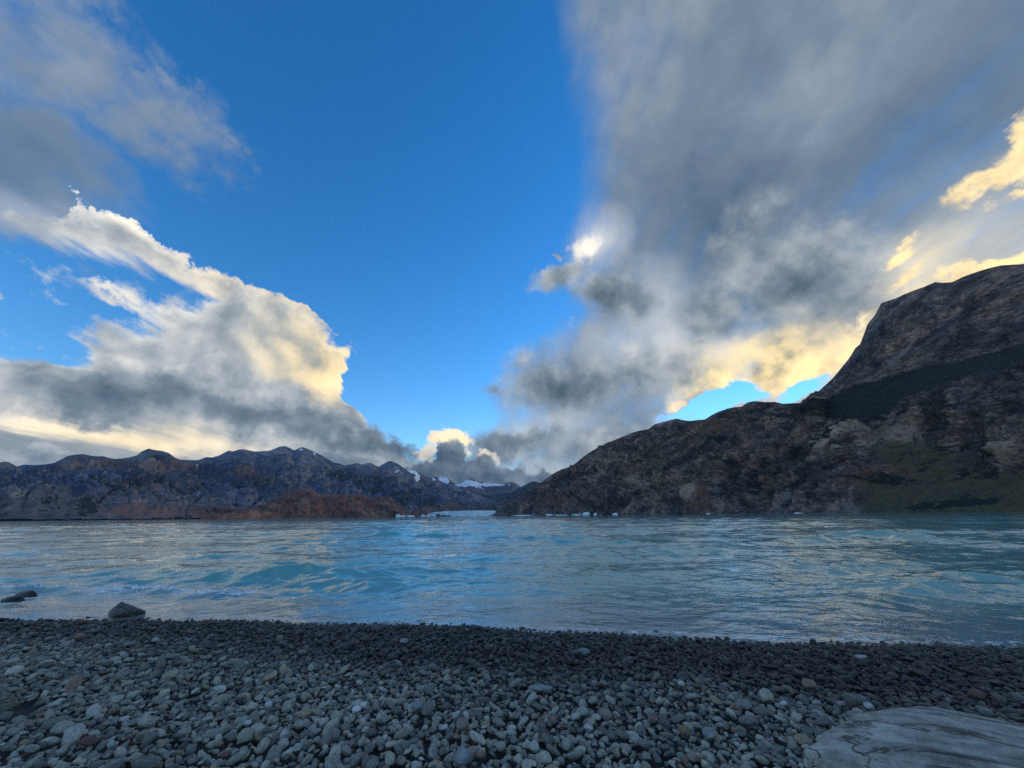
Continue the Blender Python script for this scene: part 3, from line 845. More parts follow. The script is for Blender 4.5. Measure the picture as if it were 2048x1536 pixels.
def build_lake():
    r1 = 4.2 * (260 / 4.2) ** np.linspace(0, 1, 640)
    r2 = 260 * (16000 / 260) ** np.linspace(0, 1, 60)[1:]
    r = np.concatenate([r1, r2])
    az = np.linspace(rad(-64), rad(64), 760)
    R, A = np.meshgrid(r, az, indexing='ij')
    X, Y = R * np.sin(A), R * np.cos(A)
    sp = np.maximum(np.gradient(r)[:, None] * np.ones_like(A), R * (az[1] - az[0]))
    z, ox, oy = wave_height(X, Y, sp)
    out = Y - shore_y(X)                      # metres out from the waterline
    shoal = 0.22 + 0.78 * smooth01(out, -0.5, 5.0)
    far = 1 - smooth01(R, 200, 500)
    k = shoal * far
    Z = z * k
    # low waves breaking in the shallows on the left
    brk = np.zeros_like(Z)
    for (bx, by, half, hgt) in ((380, 1190, 2.2, 0.15), (255, 1196, 1.6, 0.09), (70, 1186, 2.6, 0.14), (520, 1183, 1.5, 0.10)):
        c_ = on_plane(bx, by, 0.0)
        yy = Y - c_.y - 0.25 * np.sin((X - c_.x) * 1.3 + bx)
        brk += hgt * np.exp(-(yy / 0.34) ** 2) * np.exp(-((X - c_.x) / half) ** 2)
    Z = Z + brk
    pts = np.stack([X + ox * k, Y + oy * k, Z], -1)
    m, gg, bs = new_mat('glacial_water')
    pos = gg.n('ShaderNodeNewGeometry').outputs['Position']
    n1 = gg.noise(gg.map(pos, rot=(0, 0, rad(8)), scale=(0.55, 1.0, 1.0)), 7.0, 4, 0.55, 0.3)
    n2 = gg.noise(gg.map(pos, rot=(0, 0, rad(-14)), scale=(0.6, 1.0, 1.0)), 1.7, 4, 0.55, 0.3)
    n3 = gg.noise(gg.map(pos, rot=(0, 0, rad(-4)), scale=(0.35, 1.0, 1.0)), 0.22, 4, 0.55, 0.3)
    h = gg.m('MULTIPLY_ADD', n2, 3.0, gg.m('MULTIPLY', n1, 0.80))
    h = gg.m('MULTIPLY_ADD', n3, 14.0, h)
    shallow = attr(gg, 'shallow').outputs['Fac']
    foam = attr(gg, 'foam').outputs['Fac']
    body = gg.mix(shallow, (0.150, 0.360, 0.335), (0.190, 0.290, 0.290))
    fo = gg.step(gg.m('ADD', foam, gg.m('MULTIPLY', gg.m('SUBTRACT', gg.noise(gg.map(pos, scale=(0.6, 1.0, 1.0)), 16.0, 6, 0.72, 0.6), 0.5), 2.6)), 0.55, 0.72)
    gg.put(bs.inputs['Base Color'], gg.mix(fo, body, (0.80, 0.84, 0.86)))
    gg.put(bs.inputs['Roughness'], gg.m('MULTIPLY_ADD', fo, 0.6, 0.05))
    bs.inputs['IOR'].default_value = 1.5
    bump(gg, bs, h, 0.8, 0.022)
    o = mesh_object('lake', pts.reshape(-1, 3), grid_faces(len(r), len(az)), m)
    attribute(o, 'shallow', (1 - smooth01(out, 0.0, 4.5)).ravel())
    px, py = project(pts.reshape(-1, 3))
    f = 0.60 * smooth01(brk.ravel(), 0.05, 0.13)
    f = f + 0.50 * (1 - smooth01(np.abs(out.ravel() - 0.12), 0.0, 0.25))
    attribute(o, 'foam', np.clip(f, 0, 1.2))
    return tag(o, kind='structure')

build_beach()
build_lake()
# ------------------------------------------------------------------ stones
def ico(sub):
    import bmesh
    bm = bmesh.new()
    bmesh.ops.create_icosphere(bm, subdivisions=sub, radius=1.0)
    v = np.array([q.co[:] for q in bm.verts]); f = np.array([[l.index for l in q.verts] for q in bm.faces])
    bm.free()
    return v, f
ICO = {s: ico(s) for s in (2, 3, 4, 5)}

def stone_shape(rng, sub=3, angular=0.3, chop=0):
    """a water-worn stone about one unit in radius"""
    v, f = ICO[sub]
    v = v.copy()
    e = 1.0 - 0.28 * rng.random()                       # a little boxy
    v = np.sign(v) * np.abs(v) ** e
    v /= np.linalg.norm(v, axis=1, keepdims=True) ** 0.75
    off = rng.random(3) * 50
    v *= (1 + 0.20 * perlin(v * 0.8 + off) + 0.09 * perlin(v * 1.9 + off + 9))[:, None]
    for _ in range(int(2 + angular * 9)):                # worn facets
        n = rng.normal(size=3); n /= np.linalg.norm(n)
        c = 0.62 + 0.28 * rng.random()
        over = np.maximum(v @ n - c, 0)
        v -= n[None, :] * (over * (0.70 + 0.28 * angular))[:, None]
    for _ in range(chop):                                # broken faces
        n = rng.normal(size=3); n[2] = abs(n[2]) * 0.8; n /= np.linalg.norm(n)
        c = 0.42 + 0.30 * rng.random()
        v -= n[None, :] * (np.maximum(v @ n - c, 0) * 0.96)[:, None]
    v *= (1 + 0.018 * perlin(v * 5 + off))[:, None]
    v /= np.abs(v).max(0)
    return v, f

TONES = [(0.0, (0.196, 0.199, 0.173), 'dark grey'), (0.10, (0.381, 0.383, 0.321), 'grey'), (0.22, (0.247, 0.253, 0.219), 'dark grey'), (0.34, (0.508, 0.504, 0.417), 'pale grey'),
         (0.46, (0.314, 0.312, 0.262), 'grey'), (0.56, (0.431, 0.418, 0.328), 'greenish grey'), (0.66, (0.212, 0.205, 0.184), 'dark grey'), (0.76, (0.576, 0.553, 0.454), 'pale grey'),
         (0.84, (0.338, 0.291, 0.219), 'brownish grey'), (0.89, (0.438, 0.354, 0.230), 'buff'), (0.93, (0.338, 0.220, 0.160), 'reddish brown'), (0.96, (0.590, 0.596, 0.529), 'whitish'), (0.985, (0.127, 0.121, 0.109), 'blackish')]
def pebble_material():
    m, gg, bs = new_mat('beach_stone')
    rnd = gg.n('ShaderNodeObjectInfo').outputs['Random']
    geo = gg.n('ShaderNodeNewGeometry')
    tc = gg.n('ShaderNodeTexCoord').outputs['Object']
    off = gg.v('ADD', tc, gg.comb(gg.m('MULTIPLY', rnd, 91.0), gg.m('MULTIPLY', rnd, 37.0), 0.0))
    oi = gg.n('ShaderNodeObjectInfo')
    tone = gg.ramp(rnd, [(p_, c_) for p_, c_, _ in TONES], 'CONSTANT')
    tone = gg.mix(oi.outputs['Alpha'], tone, oi.outputs['Color'])
    n1 = gg.noise(off, 2.2, 6, 0.6, 0.4)
    n2 = gg.noise(off, 9.0, 5, 0.65)
    col = gg.mix(1.0, tone, gg.ramp(n1, [(0.32, (0.62, 0.64, 0.66)), (0.68, (1.25, 1.25, 1.22))]), 'MULTIPLY')
    col = gg.mix(gg.m('MULTIPLY', gg.step(n2, 0.58, 0.70), 0.5), col, (0.30, 0.33, 0.33))
    # veins on some stones
    wv = gg.n('ShaderNodeTexWave', wave_type='BANDS')
    gg.put(wv.inputs['Vector'], off)
    wv.inputs['Scale'].default_value = 0.55; wv.inputs['Distortion'].default_value = 7.0; wv.inputs['Detail'].default_value = 4.0
    vein = gg.m('MULTIPLY', gg.step(wv.outputs['Fac'], 0.93, 0.99), gg.step(gg.m('FRACT', gg.m('MULTIPLY', rnd, 17.3)), 0.80, 0.82))
    col = gg.mix(gg.m('MULTIPLY', vein, 0.7), col, (0.42, 0.44, 0.43))
    wx, _wy, z = gg.xyz(geo.outputs['Position'])
    z = gg.m('MULTIPLY_ADD', gg.step(wx, -7.0, -1.0, 1.0, 0.0), 0.10, z)      # the wash reaches higher in the middle and on the right
    wet = gg.step(gg.m('ADD', z, gg.m('MULTIPLY', gg.m('SUBTRACT', gg.noise(geo.outputs['Position'], 0.9, 3, 0.5), 0.5), 0.30)), 0.20, 0.40, 1.0, 0.0)
    col = gg.mix(wet, col, gg.mix(1.0, col, (0.14, 0.14, 0.15), 'MULTIPLY'))
    gg.put(bs.inputs['Base Color'], col)
    gg.put(bs.inputs['Roughness'], gg.m('MULTIPLY_ADD', wet, -0.42, 0.75))
    gg.put(bs.inputs['Specular IOR Level'], gg.m('MULTIPLY_ADD', wet, 0.25, 0.20))
    bump(gg, bs, gg.m('MULTIPLY_ADD', n2, 0.5, n1), 0.5, 0.10)
    return m
STONE = pebble_material()

rng = np.random.default_rng(12)
NV = 18
shapes = [stone_shape(rng, 3, angular=0.25 + 0.75 * (k % 6) / 5.0) for k in range(NV)]
shape_mesh = []
for k, (v, f) in enumerate(shapes):
    o = mesh_object('pebble_shape', v, f, STONE)
    COL.objects.unlink(o)
    shape_mesh.append(o)
    o.color = (1, 1, 1, 0)

def in_view(x, y, z, m=90):
    px, py = project(np.array([[x, y, z]]))
    return -m < px[0] < 2048 + m and py[0] < 1536 + m

class Packer:
    def __init__(self, cell=0.11):
        self.c = cell; self.g = {}
    def ok(self, x, y, r):
        i, j = int(x // self.c), int(y // self.c)
        for a in (-1, 0, 1):
            for b in (-1, 0, 1):
                for (u, v, s) in self.g.get((i + a, j + b), ()):
                    if (u - x) ** 2 + (v - y) ** 2 < (r + s) ** 2:
                        return False
        return True
    def add(self, x, y, r):
        self.g.setdefault((int(x // self.c), int(y // self.c)), []).append((x, y, r))

# big single rocks keep a clear bed
KEEP = []
def scatter():
    R = random.Random(5)
    pk = Packer()
    for (x, y, r) in KEEP:
        n = int(r / 0.07)
        for a in range(-n, n + 1):
            for b in range(-n, n + 1):
                if math.hypot(a, b) <= n:
                    pk.add(x + a * 0.07, y + b * 0.07, min(r, 0.05))
    N = 120000
    q = np.random.default_rng(8)
    # candidates spread evenly over the ground that shows, a little beyond it and just under water
    gx = q.uniform(-20.0, 12.0, 820000); gy = q.uniform(1.4, 18.0, 820000)
    sy = shore_y(gx)
    keep = (gy < sy + 0.25)
    gx, gy = gx[keep], gy[keep]
    gz = beach_z(gx, gy)
    px, py = project(np.stack([gx, gy, gz], -1))
    keep = (px > -420) & (px < 2480) & (py < 1760)
    gx, gy, gz = gx[keep], gy[keep], gz[keep]
    out = []
    n = len(gx)
    sizes = [(0.048, 0.004), (0.038, 0.018), (0.030, 0.07), (0.0235, 0.22), (0.0185, 0.70), (0.0145, 1.4), (0.0105, 2.2)]
    i0 = 0
    for r0, frac in sizes:
        m = int(n * frac * 0.40)
        idx = q.integers(0, n, m)
        for i in idx:
            r = r0 * q.uniform(0.86, 1.16)
            if pk.ok(gx[i], gy[i], r * 0.84):
                pk.add(gx[i], gy[i], r * 0.84)
                out.append((gx[i], gy[i], gz[i], r))
    return np.array(out), q

def stone_pose(q, r):
    el = q.uniform(1.05, 1.55); wd = q.uniform(0.80, 1.05); th = q.uniform(0.42, 0.80)
    s = np.array([r * el, r * wd, r * th])
    rot = np.array([q.normal(0, 0.42), q.normal(-0.10, 0.36), q.uniform(0, 6.283)])
    return s, rot

def plain_material(name, col, rough=0.7, spots=None, band=False):
    m, gg, bs = new_mat(name)
    tc = gg.n('ShaderNodeTexCoord').outputs['Object']
    n1 = gg.noise(tc, 2.5, 7, 0.62, 0.5)
    c = gg.mix(1.0, col, gg.ramp(n1, [(0.30, (0.66, 0.66, 0.66)), (0.70, (1.25, 1.25, 1.25))]), 'MULTIPLY')
    if spots:
        c = gg.mix(gg.step(gg.noise(tc, 7.0, 4, 0.6), 0.56, 0.66), c, spots)
    if band:
        wv = gg.n('ShaderNodeTexWave', wave_type='BANDS')
        gg.put(wv.inputs['Vector'], tc)
        wv.inputs['Scale'].default_value = 3.0; wv.inputs['Distortion'].default_value = 3.0; wv.inputs['Detail'].default_value = 3.0
        c = gg.mix(gg.m('MULTIPLY', wv.outputs['Fac'], 0.75), c, (0.07, 0.08, 0.085))
    gg.put(bs.inputs['Base Color'], c)
    bs.inputs['Roughness'].default_value = rough
    bump(gg, bs, gg.noise(tc, 6.0, 6, 0.65), 0.4, 0.10)
    return m

# pebbles that stand out by colour or shape: (px, py, long, wide, thick in metres, turn, colour, spots, band, label)
SPECIAL = [
    (712, 1424, .050, .036, .034, 20, (0.62, 0.63, 0.62), (0.40, 0.41, 0.41), False, 'bright white lumpy quartz pebble, left of the flat oval grey pebble'),
    (727, 1414, .034, .030, .030, 70, (0.60, 0.61, 0.60), (0.36, 0.36, 0.36), False, 'small white angular quartz chip lying behind the bright white lump'),
    (837, 1418, .082, .056, .040, 4, (0.20, 0.235, 0.235), None, False, 'smooth flat oval grey pebble, right of the bright white quartz lump'),
    (1085, 1379, .125, .050, .024, 4, (0.26, 0.29, 0.28), (0.14, 0.15, 0.15), False, 'long thin speckled slab of stone in the middle of the beach'),
    (925, 1453, .064, .050, .046, 40, (0.23, 0.165, 0.145), None, False, 'pinkish three-cornered pebble in the middle foreground'),
    (178, 1487, .085, .042, .032, -12, (0.115, 0.055, 0.055), None, False, 'dark maroon flat pebble in the left foreground'),
    (490, 1475, .066, .058, .046, 30, (0.29, 0.29, 0.225), None, False, 'rounded buff yellow pebble in the left foreground'),
    (1363, 1370, .046, .036, .030, 10, (0.50, 0.48, 0.42), None, False, 'small cream pebble standing out on the dark shingle right of centre'),
    (1306, 1440, .056, .044, .036, -10, (0.19, 0.115, 0.095), (0.25, 0.24, 0.22), False, 'red-brown blocky pebble with a flat top, right of centre'),
    (1370, 1467, .046, .036, .042, 80, (0.23, 0.165, 0.075), None, False, 'ochre brown upright pebble in the right foreground'),
    (1418, 1471, .060, .046, .040, 15, (0.22, 0.25, 0.255), (0.45, 0.46, 0.45), False, 'grey pebble with a pale cap, right of the ochre upright pebble'),
    (1568, 1410, .044, .028, .022, 8, (0.56, 0.57, 0.56), None, False, 'small white oval pebble left of the great flat slab'),
    (1738, 1415, .046, .040, .034, 40, (0.48, 0.50, 0.50), (0.24, 0.26, 0.26), False, 'white mottled chip of stone just above the great flat slab'),
    (1722, 1316, .100, .036, .026, 6, (0.40, 0.40, 0.36), None, False, 'long pale pebble on the wet shingle near the water on the right'),
    (1618, 1372, .085, .060, .056, 30, (0.25, 0.19, 0.12), None, False, 'tan brown lump of stone on the shingle at the right'),
    (537, 1413, .044, .034, .040, 80, (0.46, 0.47, 0.46), (0.28, 0.29, 0.29), False, 'small white upright pebble right of centre of the left foreground'),
    (925, 1519, .086, .066, .050, -20, (0.28, 0.30, 0.30), None, True, 'striped oval pebble with dark bands at the bottom of the beach'),
    (345, 1353, .050, .036, .022, 10, (0.36, 0.32, 0.20), None, False, 'small yellowish pebble on the left of the beach'),
    (808, 1284, .080, .062, .050, 0, (0.30, 0.29, 0.27), None, False, 'single pale pebble on the dark wet shingle near the water'),
    (1955, 1391, .080, .060, .044, 0, (0.155, 0.075, 0.052), None, False, 'rust red pebble on the shingle at the far right'),
    (1168, 1305, .110, .070, .046, 20, (0.20, 0.215, 0.205), None, False, 'pale grey capsule-shaped pebble lying on dark wet shingle near the middle'),
]
def ground_at(px, py, lift=0.0):
    p = on_plane(px, py, 0.3)
    for _ in range(12):
        z = float(beach_z(np.array([p.x]), np.array([p.y]))[0]) + lift
        p = on_plane(px, py, z)
    return p

LANDMARKS = [(712, 1424, 'white quartz lump'), (837, 1418, 'smooth flat oval'), (1085, 1379, 'thin speckled slab'), (925, 1453, 'pinkish pebble'), (178, 1487, 'maroon pebble'),
             (490, 1475, 'buff yellow pebble'), (1363, 1370, 'cream pebble'), (1306, 1440, 'red-brown block'), (1400, 1469, 'ochre pebble'), (1568, 1410, 'white oval pebble'),
             (1738, 1415, 'white mottled chip'), (1618, 1372, 'tan lump'), (537, 1413, 'white upright pebble'), (925, 1519, 'striped pebble'), (345, 1353, 'yellowish pebble'),
             (1955, 1391, 'rust red pebble'), (1640, 1495, 'great flat slab'), (40, 1400, 'rock at the left edge')]
def place_special():
    q = np.random.default_rng(31)
    for i, (px, py, a, b, c, turn, col, spots, band, label) in enumerate(SPECIAL):
        p = ground_at(px, py, 0.035)
        v, f = stone_shape(q, 4, angular=q.uniform(0.1, 0.8))
        R_ = (Matrix.Rotation(rad(-turn) * 0.5, 3, 'Z') @ Matrix.Rotation(q.normal(0.25, 0.1), 3, 'X'))
        v = v * np.array([a, b, c]) * 0.62
        o = mesh_object('pebble', v, f, plain_material('pebble_' + label.split()[0] + str(i), col, 0.7, spots, band))
        o.matrix_world = Matrix.Translation((p.x, p.y, p.z + 0.012)) @ R_.to_4x4()
        tag(o, label, 'pebble', 'odd-coloured pebbles')
        KEEP.append((p.x, p.y, max(a, b) * 0.28))

def big_rock(name, centre, axes, size, mat, label, cat, seed, angular=0.5, sub=5, layers=0.0, sink=0.0, group=None, rough_amt=0.03, chop=0):
    q = np.random.default_rng(seed)
    v, f = stone_shape(q, sub, angular, chop)
    v = v * np.array(size) * 0.5
    n = v / (np.linalg.norm(v, axis=1, keepdims=True) + 1e-9)
    s = max(size)
    v = v + n * (fbm(v / s * 5 + 3, 5, 0.55, seed=seed) * rough_amt * s)[:, None]
    if layers:
        b = v[:, 2] / s * 26 + v[:, 1] / s * 5 + fbm(v / s * 2.2, 3, seed=seed + 2) * 1.8
        t = b - np.floor(b)
        v = v + n * ((smooth01(t, 0, 0.2) * (1 - t) - 0.3) * layers)[:, None]
    o = mesh_object(name, v, f, mat)
    o.matrix_world = Matrix.Translation(centre) @ axes.to_4x4()
    return tag(o, label, cat, group)

def slab_material(name, c0, c1, c2, wet_below=None):
    m, gg, bs = new_mat(name)
    tc = gg.n('ShaderNodeTexCoord').outputs['Object']
    a = gg.noise(gg.map(tc, rot=(0.10, 0.15, 0.12), scale=(0.45, 3.2, 3.2)), 4.5, 8, 0.68, 0.6)
    b = gg.noise(tc, 9.0, 7, 0.65, 0.3)
    c = gg.noise(tc, 1.6, 4, 0.5)
    col = gg.ramp(gg.m('MULTIPLY_ADD', b, 0.45, gg.m('MULTIPLY', a, 0.55)), [(0.38, c0), (0.49, c1), (0.60, c2)])
    col = gg.mix(gg.step(c, 0.50, 0.68), col, gg.mix(1.0, col, (1.25, 1.12, 0.82), 'MULTIPLY'))
    crack = gg.noise(gg.map(tc, loc=(3, 1, 7), rot=(0.10, 0.15, 0.16), scale=(0.22, 3.0, 3.0)), 3.0, 4, 0.5, 0.8)
    crack = gg.step(gg.m('ABSOLUTE', gg.m('SUBTRACT', crack, 0.5)), 0.0, 0.014, 1.0, 0.0)
    col = gg.mix(gg.m('MULTIPLY', crack, 0.7), col, gg.mix(1.0, col, (0.16, 0.16, 0.17), 'MULTIPLY'))
    if wet_below is not None:
        z = gg.xyz(gg.n('ShaderNodeNewGeometry').outputs['Position'])[2]
        w = gg.step(z, wet_below, wet_below + 0.12, 1.0, 0.0)
        col = gg.mix(w, col, gg.mix(1.0, col, (0.4, 0.4, 0.42), 'MULTIPLY'))
        gg.put(bs.inputs['Roughness'], gg.m('MULTIPLY_ADD', w, -0.4, 0.7))
    else:
        bs.inputs['Roughness'].default_value = 0.72
    gg.put(bs.inputs['Base Color'], col)
    bump(gg, bs, gg.m('MULTIPLY_ADD', crack, -0.8, gg.m('MULTIPLY_ADD', a, 1.8, b)), 1.0, 0.030)
    return m

def build_rocks():
    # the great flat slab, bottom right
    p = ground_at(1890, 1535, 0.05)
    yaw = math.atan2(-0.36, 1.0)
    ax = Matrix.Rotation(yaw, 3, 'Z') @ Matrix.Rotation(rad(4), 3, 'Y') @ Matrix.Rotation(rad(9), 3, 'X')
    big_rock('stone_slab', (p.x + 0.20, p.y - 0.29, p.z + 0.025), ax, (1.86, 0.74, 0.36),
             slab_material('slab_stone', (0.16, 0.155, 0.13), (0.40, 0.385, 0.325), (0.60, 0.58, 0.49)),
             'great flat grey slab of layered stone at the bottom right', 'rock', 5, 0.7, layers=0.024, rough_amt=0.014, chop=0)
    for t in np.linspace(-0.75, 0.75, 8):
        KEEP.append((p.x + 0.20 + t * math.cos(yaw), p.y - 0.29 + t * math.sin(yaw), 0.10))
    # boulder at the waterline
    p = on_plane(232, 1232, 0.05)
    big_rock('boulder', (p.x, p.y + 0.10, 0.07), Matrix.Rotation(0.15, 3, 'Z') @ Matrix.Rotation(rad(10), 3, 'Y'), (0.60, 0.42, 0.34),
             slab_material('boulder_stone', (0.045, 0.05, 0.045), (0.095, 0.10, 0.085), (0.17, 0.175, 0.15), 0.05),
             'lone grey-green boulder standing at the edge of the water on the left', 'boulder', 9, 1.0, rough_amt=0.03, chop=7)
    KEEP.append((p.x, p.y + 0.1, 0.42))
    # rock cut by the left edge
    p = ground_at(2, 1410, 0.05)
    big_rock('boulder', (p.x - 0.06, p.y, p.z + 0.02), Matrix.Rotation(-0.3, 3, 'Z'), (0.36, 0.26, 0.22),
             slab_material('edge_stone', (0.13, 0.125, 0.09), (0.20, 0.19, 0.145), (0.27, 0.265, 0.21)),
             'brownish rough rock at the left edge of the beach', 'rock', 15, 0.9, chop=5)
    KEEP.append((p.x - 0.06, p.y, 0.22))
    # wet rocks in the shallows
    wet = slab_material('wet_stone', (0.012, 0.014, 0.016), (0.028, 0.032, 0.034), (0.05, 0.055, 0.055), 0.5)
    for (x, y, s, sd, lab) in [(54, 1194, (0.42, 0.30, 0.20), 22, 'dark wet rock awash in the shallows behind the other one'), (28, 1205, (0.42, 0.28, 0.15), 25, 'low dark wet rock awash nearest the left edge of the water')]:
        p = on_plane(x, y, 0.0)
        big_rock('wet_rock', (p.x, p.y, 0.05), Matrix.Rotation(0.2, 3, 'Z'), s, wet, lab, 'rock', sd, 0.8, sub=4, chop=4, group='rocks awash on the left')

build_rocks()
place_special()

def build_pebbles():
    pts, q = scatter()
    n = len(pts)
    S = np.zeros((n, 3)); Rt = np.zeros((n, 3)); V = q.integers(0, NV, n)
    for i in range(n):
        S[i], Rt[i] = stone_pose(q, pts[i, 3])
    lift = q.uniform(0.0, 1.0, n) ** 1.6
    lift *= 0.10 + 0.90 * smooth01(shore_y(pts[:, 0]) - pts[:, 1], 0.10, 0.55)      # stones at the water's edge sit in their bed
    pts[:, 2] += S[:, 2] * 0.25 + lift * pts[:, 3] * 1.25 - 0.012
    px, py = project(pts[:, :3])
    dep = -((pts[:, :3] - np.array(EYE)) @ CR)[:, 2]
    show = S[:, 0] * S[:, 2] / dep ** 2
    inside = (px > 12) & (px < 2036) & (py < 1522)
    order = np.argsort(-np.where(inside, show, 0))
    pick = set(order[:300].tolist())
    marks = [(x_, y_, nm_) for (x_, y_, nm_) in LANDMARKS]
    seen = {}
    for i in order[:300]:
        o = bpy.data.objects.new('pebble', shape_mesh[V[i]].data)
        COL.objects.link(o)
        o.location = pts[i, :3]; o.rotation_euler = Rt[i]; o.scale = S[i]
        u = q.random()
        tone = [t for t in TONES if t[0] <= u][-1]
        o.color = tuple(tone[1]) + (1.0,)
        k_el, k_th = S[i][0] / S[i][1], S[i][2] / S[i][1]
        form = 'long flat' if k_el > 1.5 and k_th < .65 else 'long' if k_el > 1.5 else 'flat' if k_th < .55 else 'chunky' if k_th > .78 else 'oval'
        big = 'large' if pts[i, 3] > 0.044 else 'mid-sized' if pts[i, 3] > 0.030 else 'small'
        x_, y_, nm_ = min(marks, key=lambda t: math.hypot(t[0] - px[i], (t[1] - py[i]) * 1.4))
        ex, ey = px[i] - x_, py[i] - y_
        far_ = math.hypot(ex, ey)
        near_ = 'just ' if far_ < 45 else '' if far_ < 110 else 'well '
        if abs(ex) > 2.2 * abs(ey): rel = 'right of' if ex > 0 else 'left of'
        elif abs(ey) > 2.2 * abs(ex): rel = 'in front of' if ey > 0 else 'behind'
        else: rel = ('right and ' if ex > 0 else 'left and ') + ('in front of' if ey > 0 else 'back of')
        lab = f'{big} {tone[2]} {form} pebble {near_}{rel} the {nm_}'.replace('rock at the left edge', 'left edge rock')
        seen.setdefault(lab, []).append((o, px[i], py[i]))
    for lab, group_ in seen.items():
        if len(group_) > 1:
            group_.sort(key=lambda t: t[1])
            words_ = ['leftmost', 'second', 'third', 'fourth', 'fifth', 'sixth']
        for j, (o, _, _) in enumerate(group_):
            l2 = lab
            if len(group_) > 1 and j < 6:
                l2 = lab.replace(' pebble ', ' pebble, ' + (words_[j] if j == 0 else words_[j] + ' from left') + ', ')
            if len(l2.split()) > 16: l2 = l2.replace('mid-sized ', '')
            if len(l2.split()) > 16: l2 = l2.replace('well ', '').replace('just ', '')
            tag(o, l2, 'pebble', 'grey pebbles of the near beach')
    rest = np.array([i for i in range(n) if i not in pick])
    me = bpy.data.meshes.new('shingle')
    me.vertices.add(len(rest)); me.vertices.foreach_set('co', pts[rest, :3].astype(np.float32).ravel())
    for nm, arr in (('turn', Rt), ('size', S)):
        a = me.attributes.new(nm, 'FLOAT_VECTOR', 'POINT')
        a.data.foreach_set('vector', arr[rest].astype(np.float32).ravel())
    a = me.attributes.new('shape', 'INT', 'POINT')
    a.data.foreach_set('value', V[rest].astype(np.int32))
    o = bpy.data.objects.new('shingle', me)
    COL.objects.link(o)
    me.materials.append(STONE)
    o.color = (1, 1, 1, 0)
    col = bpy.data.collections.new('pebble_shapes')
    for s in shape_mesh:
        col.objects.link(s)
    ng = bpy.data.node_groups.new('scatter_pebbles', 'GeometryNodeTree')
    ng.interface.new_socket('Geometry', in_out='INPUT', socket_type='NodeSocketGeometry')
    ng.interface.new_socket('Geometry', in_out='OUTPUT', socket_type='NodeSocketGeometry')
    N = ng.nodes; L = ng.links
    gi = N.new('NodeGroupInput'); go = N.new('NodeGroupOutput')
    m2p = N.new('GeometryNodeMeshToPoints')
    iop = N.new('GeometryNodeInstanceOnPoints')
    ci = N.new('GeometryNodeCollectionInfo')
    ci.inputs['Collection'].default_value = col
    ci.inputs['Separate Children'].default_value = True
    ci.inputs['Reset Children'].default_value = True
    def named(nm, ty):
        a = N.new('GeometryNodeInputNamedAttribute'); a.data_type = ty
        a.inputs['Name'].default_value = nm
        return a.outputs['Attribute']
    L.new(gi.outputs[0], m2p.inputs['Mesh'])
    L.new(m2p.outputs['Points'], iop.inputs['Points'])
    L.new(ci.outputs[0], iop.inputs['Instance'])
    iop.inputs['Pick Instance'].default_value = True
    L.new(named('shape', 'INT'), iop.inputs['Instance Index'])
    e2r = N.new('FunctionNodeEulerToRotation')
    L.new(named('turn', 'FLOAT_VECTOR'), e2r.inputs[0])
    L.new(e2r.outputs[0], iop.inputs['Rotation'])
    L.new(named('size', 'FLOAT_VECTOR'), iop.inputs['Scale'])
    L.new(iop.outputs[0], go.inputs[0])
    md = o.modifiers.new('scatter', 'NODES')
    md.node_group = ng
    tag(o, 'dense shingle of rounded grey pebbles covering the beach down to the water', 'shingle', kind='stuff')
    print('PEBBLES', n)

build_pebbles()
# ------------------------------------------------------------------ glacier, drifting ice, air
def ice_material():
    m, gg, bs = new_mat('glacier_ice')
    pos = gg.n('ShaderNodeNewGeometry').outputs['Position']
    a = gg.noise(gg.map(pos, scale=(1, 1, 0.25)), 0.03, 6, 0.6, 0.4)
    b = gg.noise(pos, 0.09, 5, 0.6)
    col = gg.ramp(gg.m('MULTIPLY_ADD', b, 0.4, gg.m('MULTIPLY', a, 0.6)), [(0.36, (0.30, 0.52, 0.62)), (0.50, (0.62, 0.76, 0.82)), (0.62, (0.82, 0.87, 0.89))])
    gg.put(bs.inputs['Base Color'], col)
    bs.inputs['Roughness'].default_value = 0.5
    return m
ICE = ice_material()

def build_glacier():
    """ice front: a crevassed cliff across the valley with the ice stream rising behind it"""
    nc, nf, nt = 260, 14, 16
    px = np.linspace(852, 992, nc)
    top = np.interp(px, [852, 862, 872, 890, 930, 960, 980, 992], [1031.0, 1026.5, 1024, 1022.5, 1021.5, 1021, 1021, 1021.5])
    dist = np.interp(px, [852, 930, 992], [5900, 5600, 5300])
    d = rays(px, top); h = np.hypot(d[:, 0], d[:, 1])
    crest = np.array(EYE) + d * (dist / h)[:, None]
    ztop = crest[:, 2]
    rows = []
    for k in range(nf):
        t = k / (nf - 1)
        q = crest.copy(); q[:, 2] = -4 + (ztop + 4) * t
        n = fbm(np.stack([px * 0.22, np.full(nc, t * 1.2), np.zeros(nc)], -1), 4, 0.6, seed=3, ridged=True)
        out = (n * 28 + 20 * (1 - t)) * (1 - 0.2 * t)
        q[:, :2] -= (crest[:, :2] / dist[:, None]) * out[:, None]
        rows.append(q)
    for k in range(1, nt + 1):
        t = k / nt
        q = crest.copy()
        q[:, :2] += (crest[:, :2] / dist[:, None]) * (t * 900)
        n = fbm(np.stack([px * 0.3, np.full(nc, t * 14.0), np.full(nc, 5.0)], -1), 4, 0.6, seed=8)
        q[:, 2] = ztop * (1 + 0.06 * t) + n * 9
        rows.append(q)
    o = mesh_object('glacier', np.array(rows).reshape(-1, 3), grid_faces(nf + nt, nc), ICE, smooth=False)
    tag(o, 'pale blue-white glacier front standing at the head of the lake', 'glacier')
build_glacier()

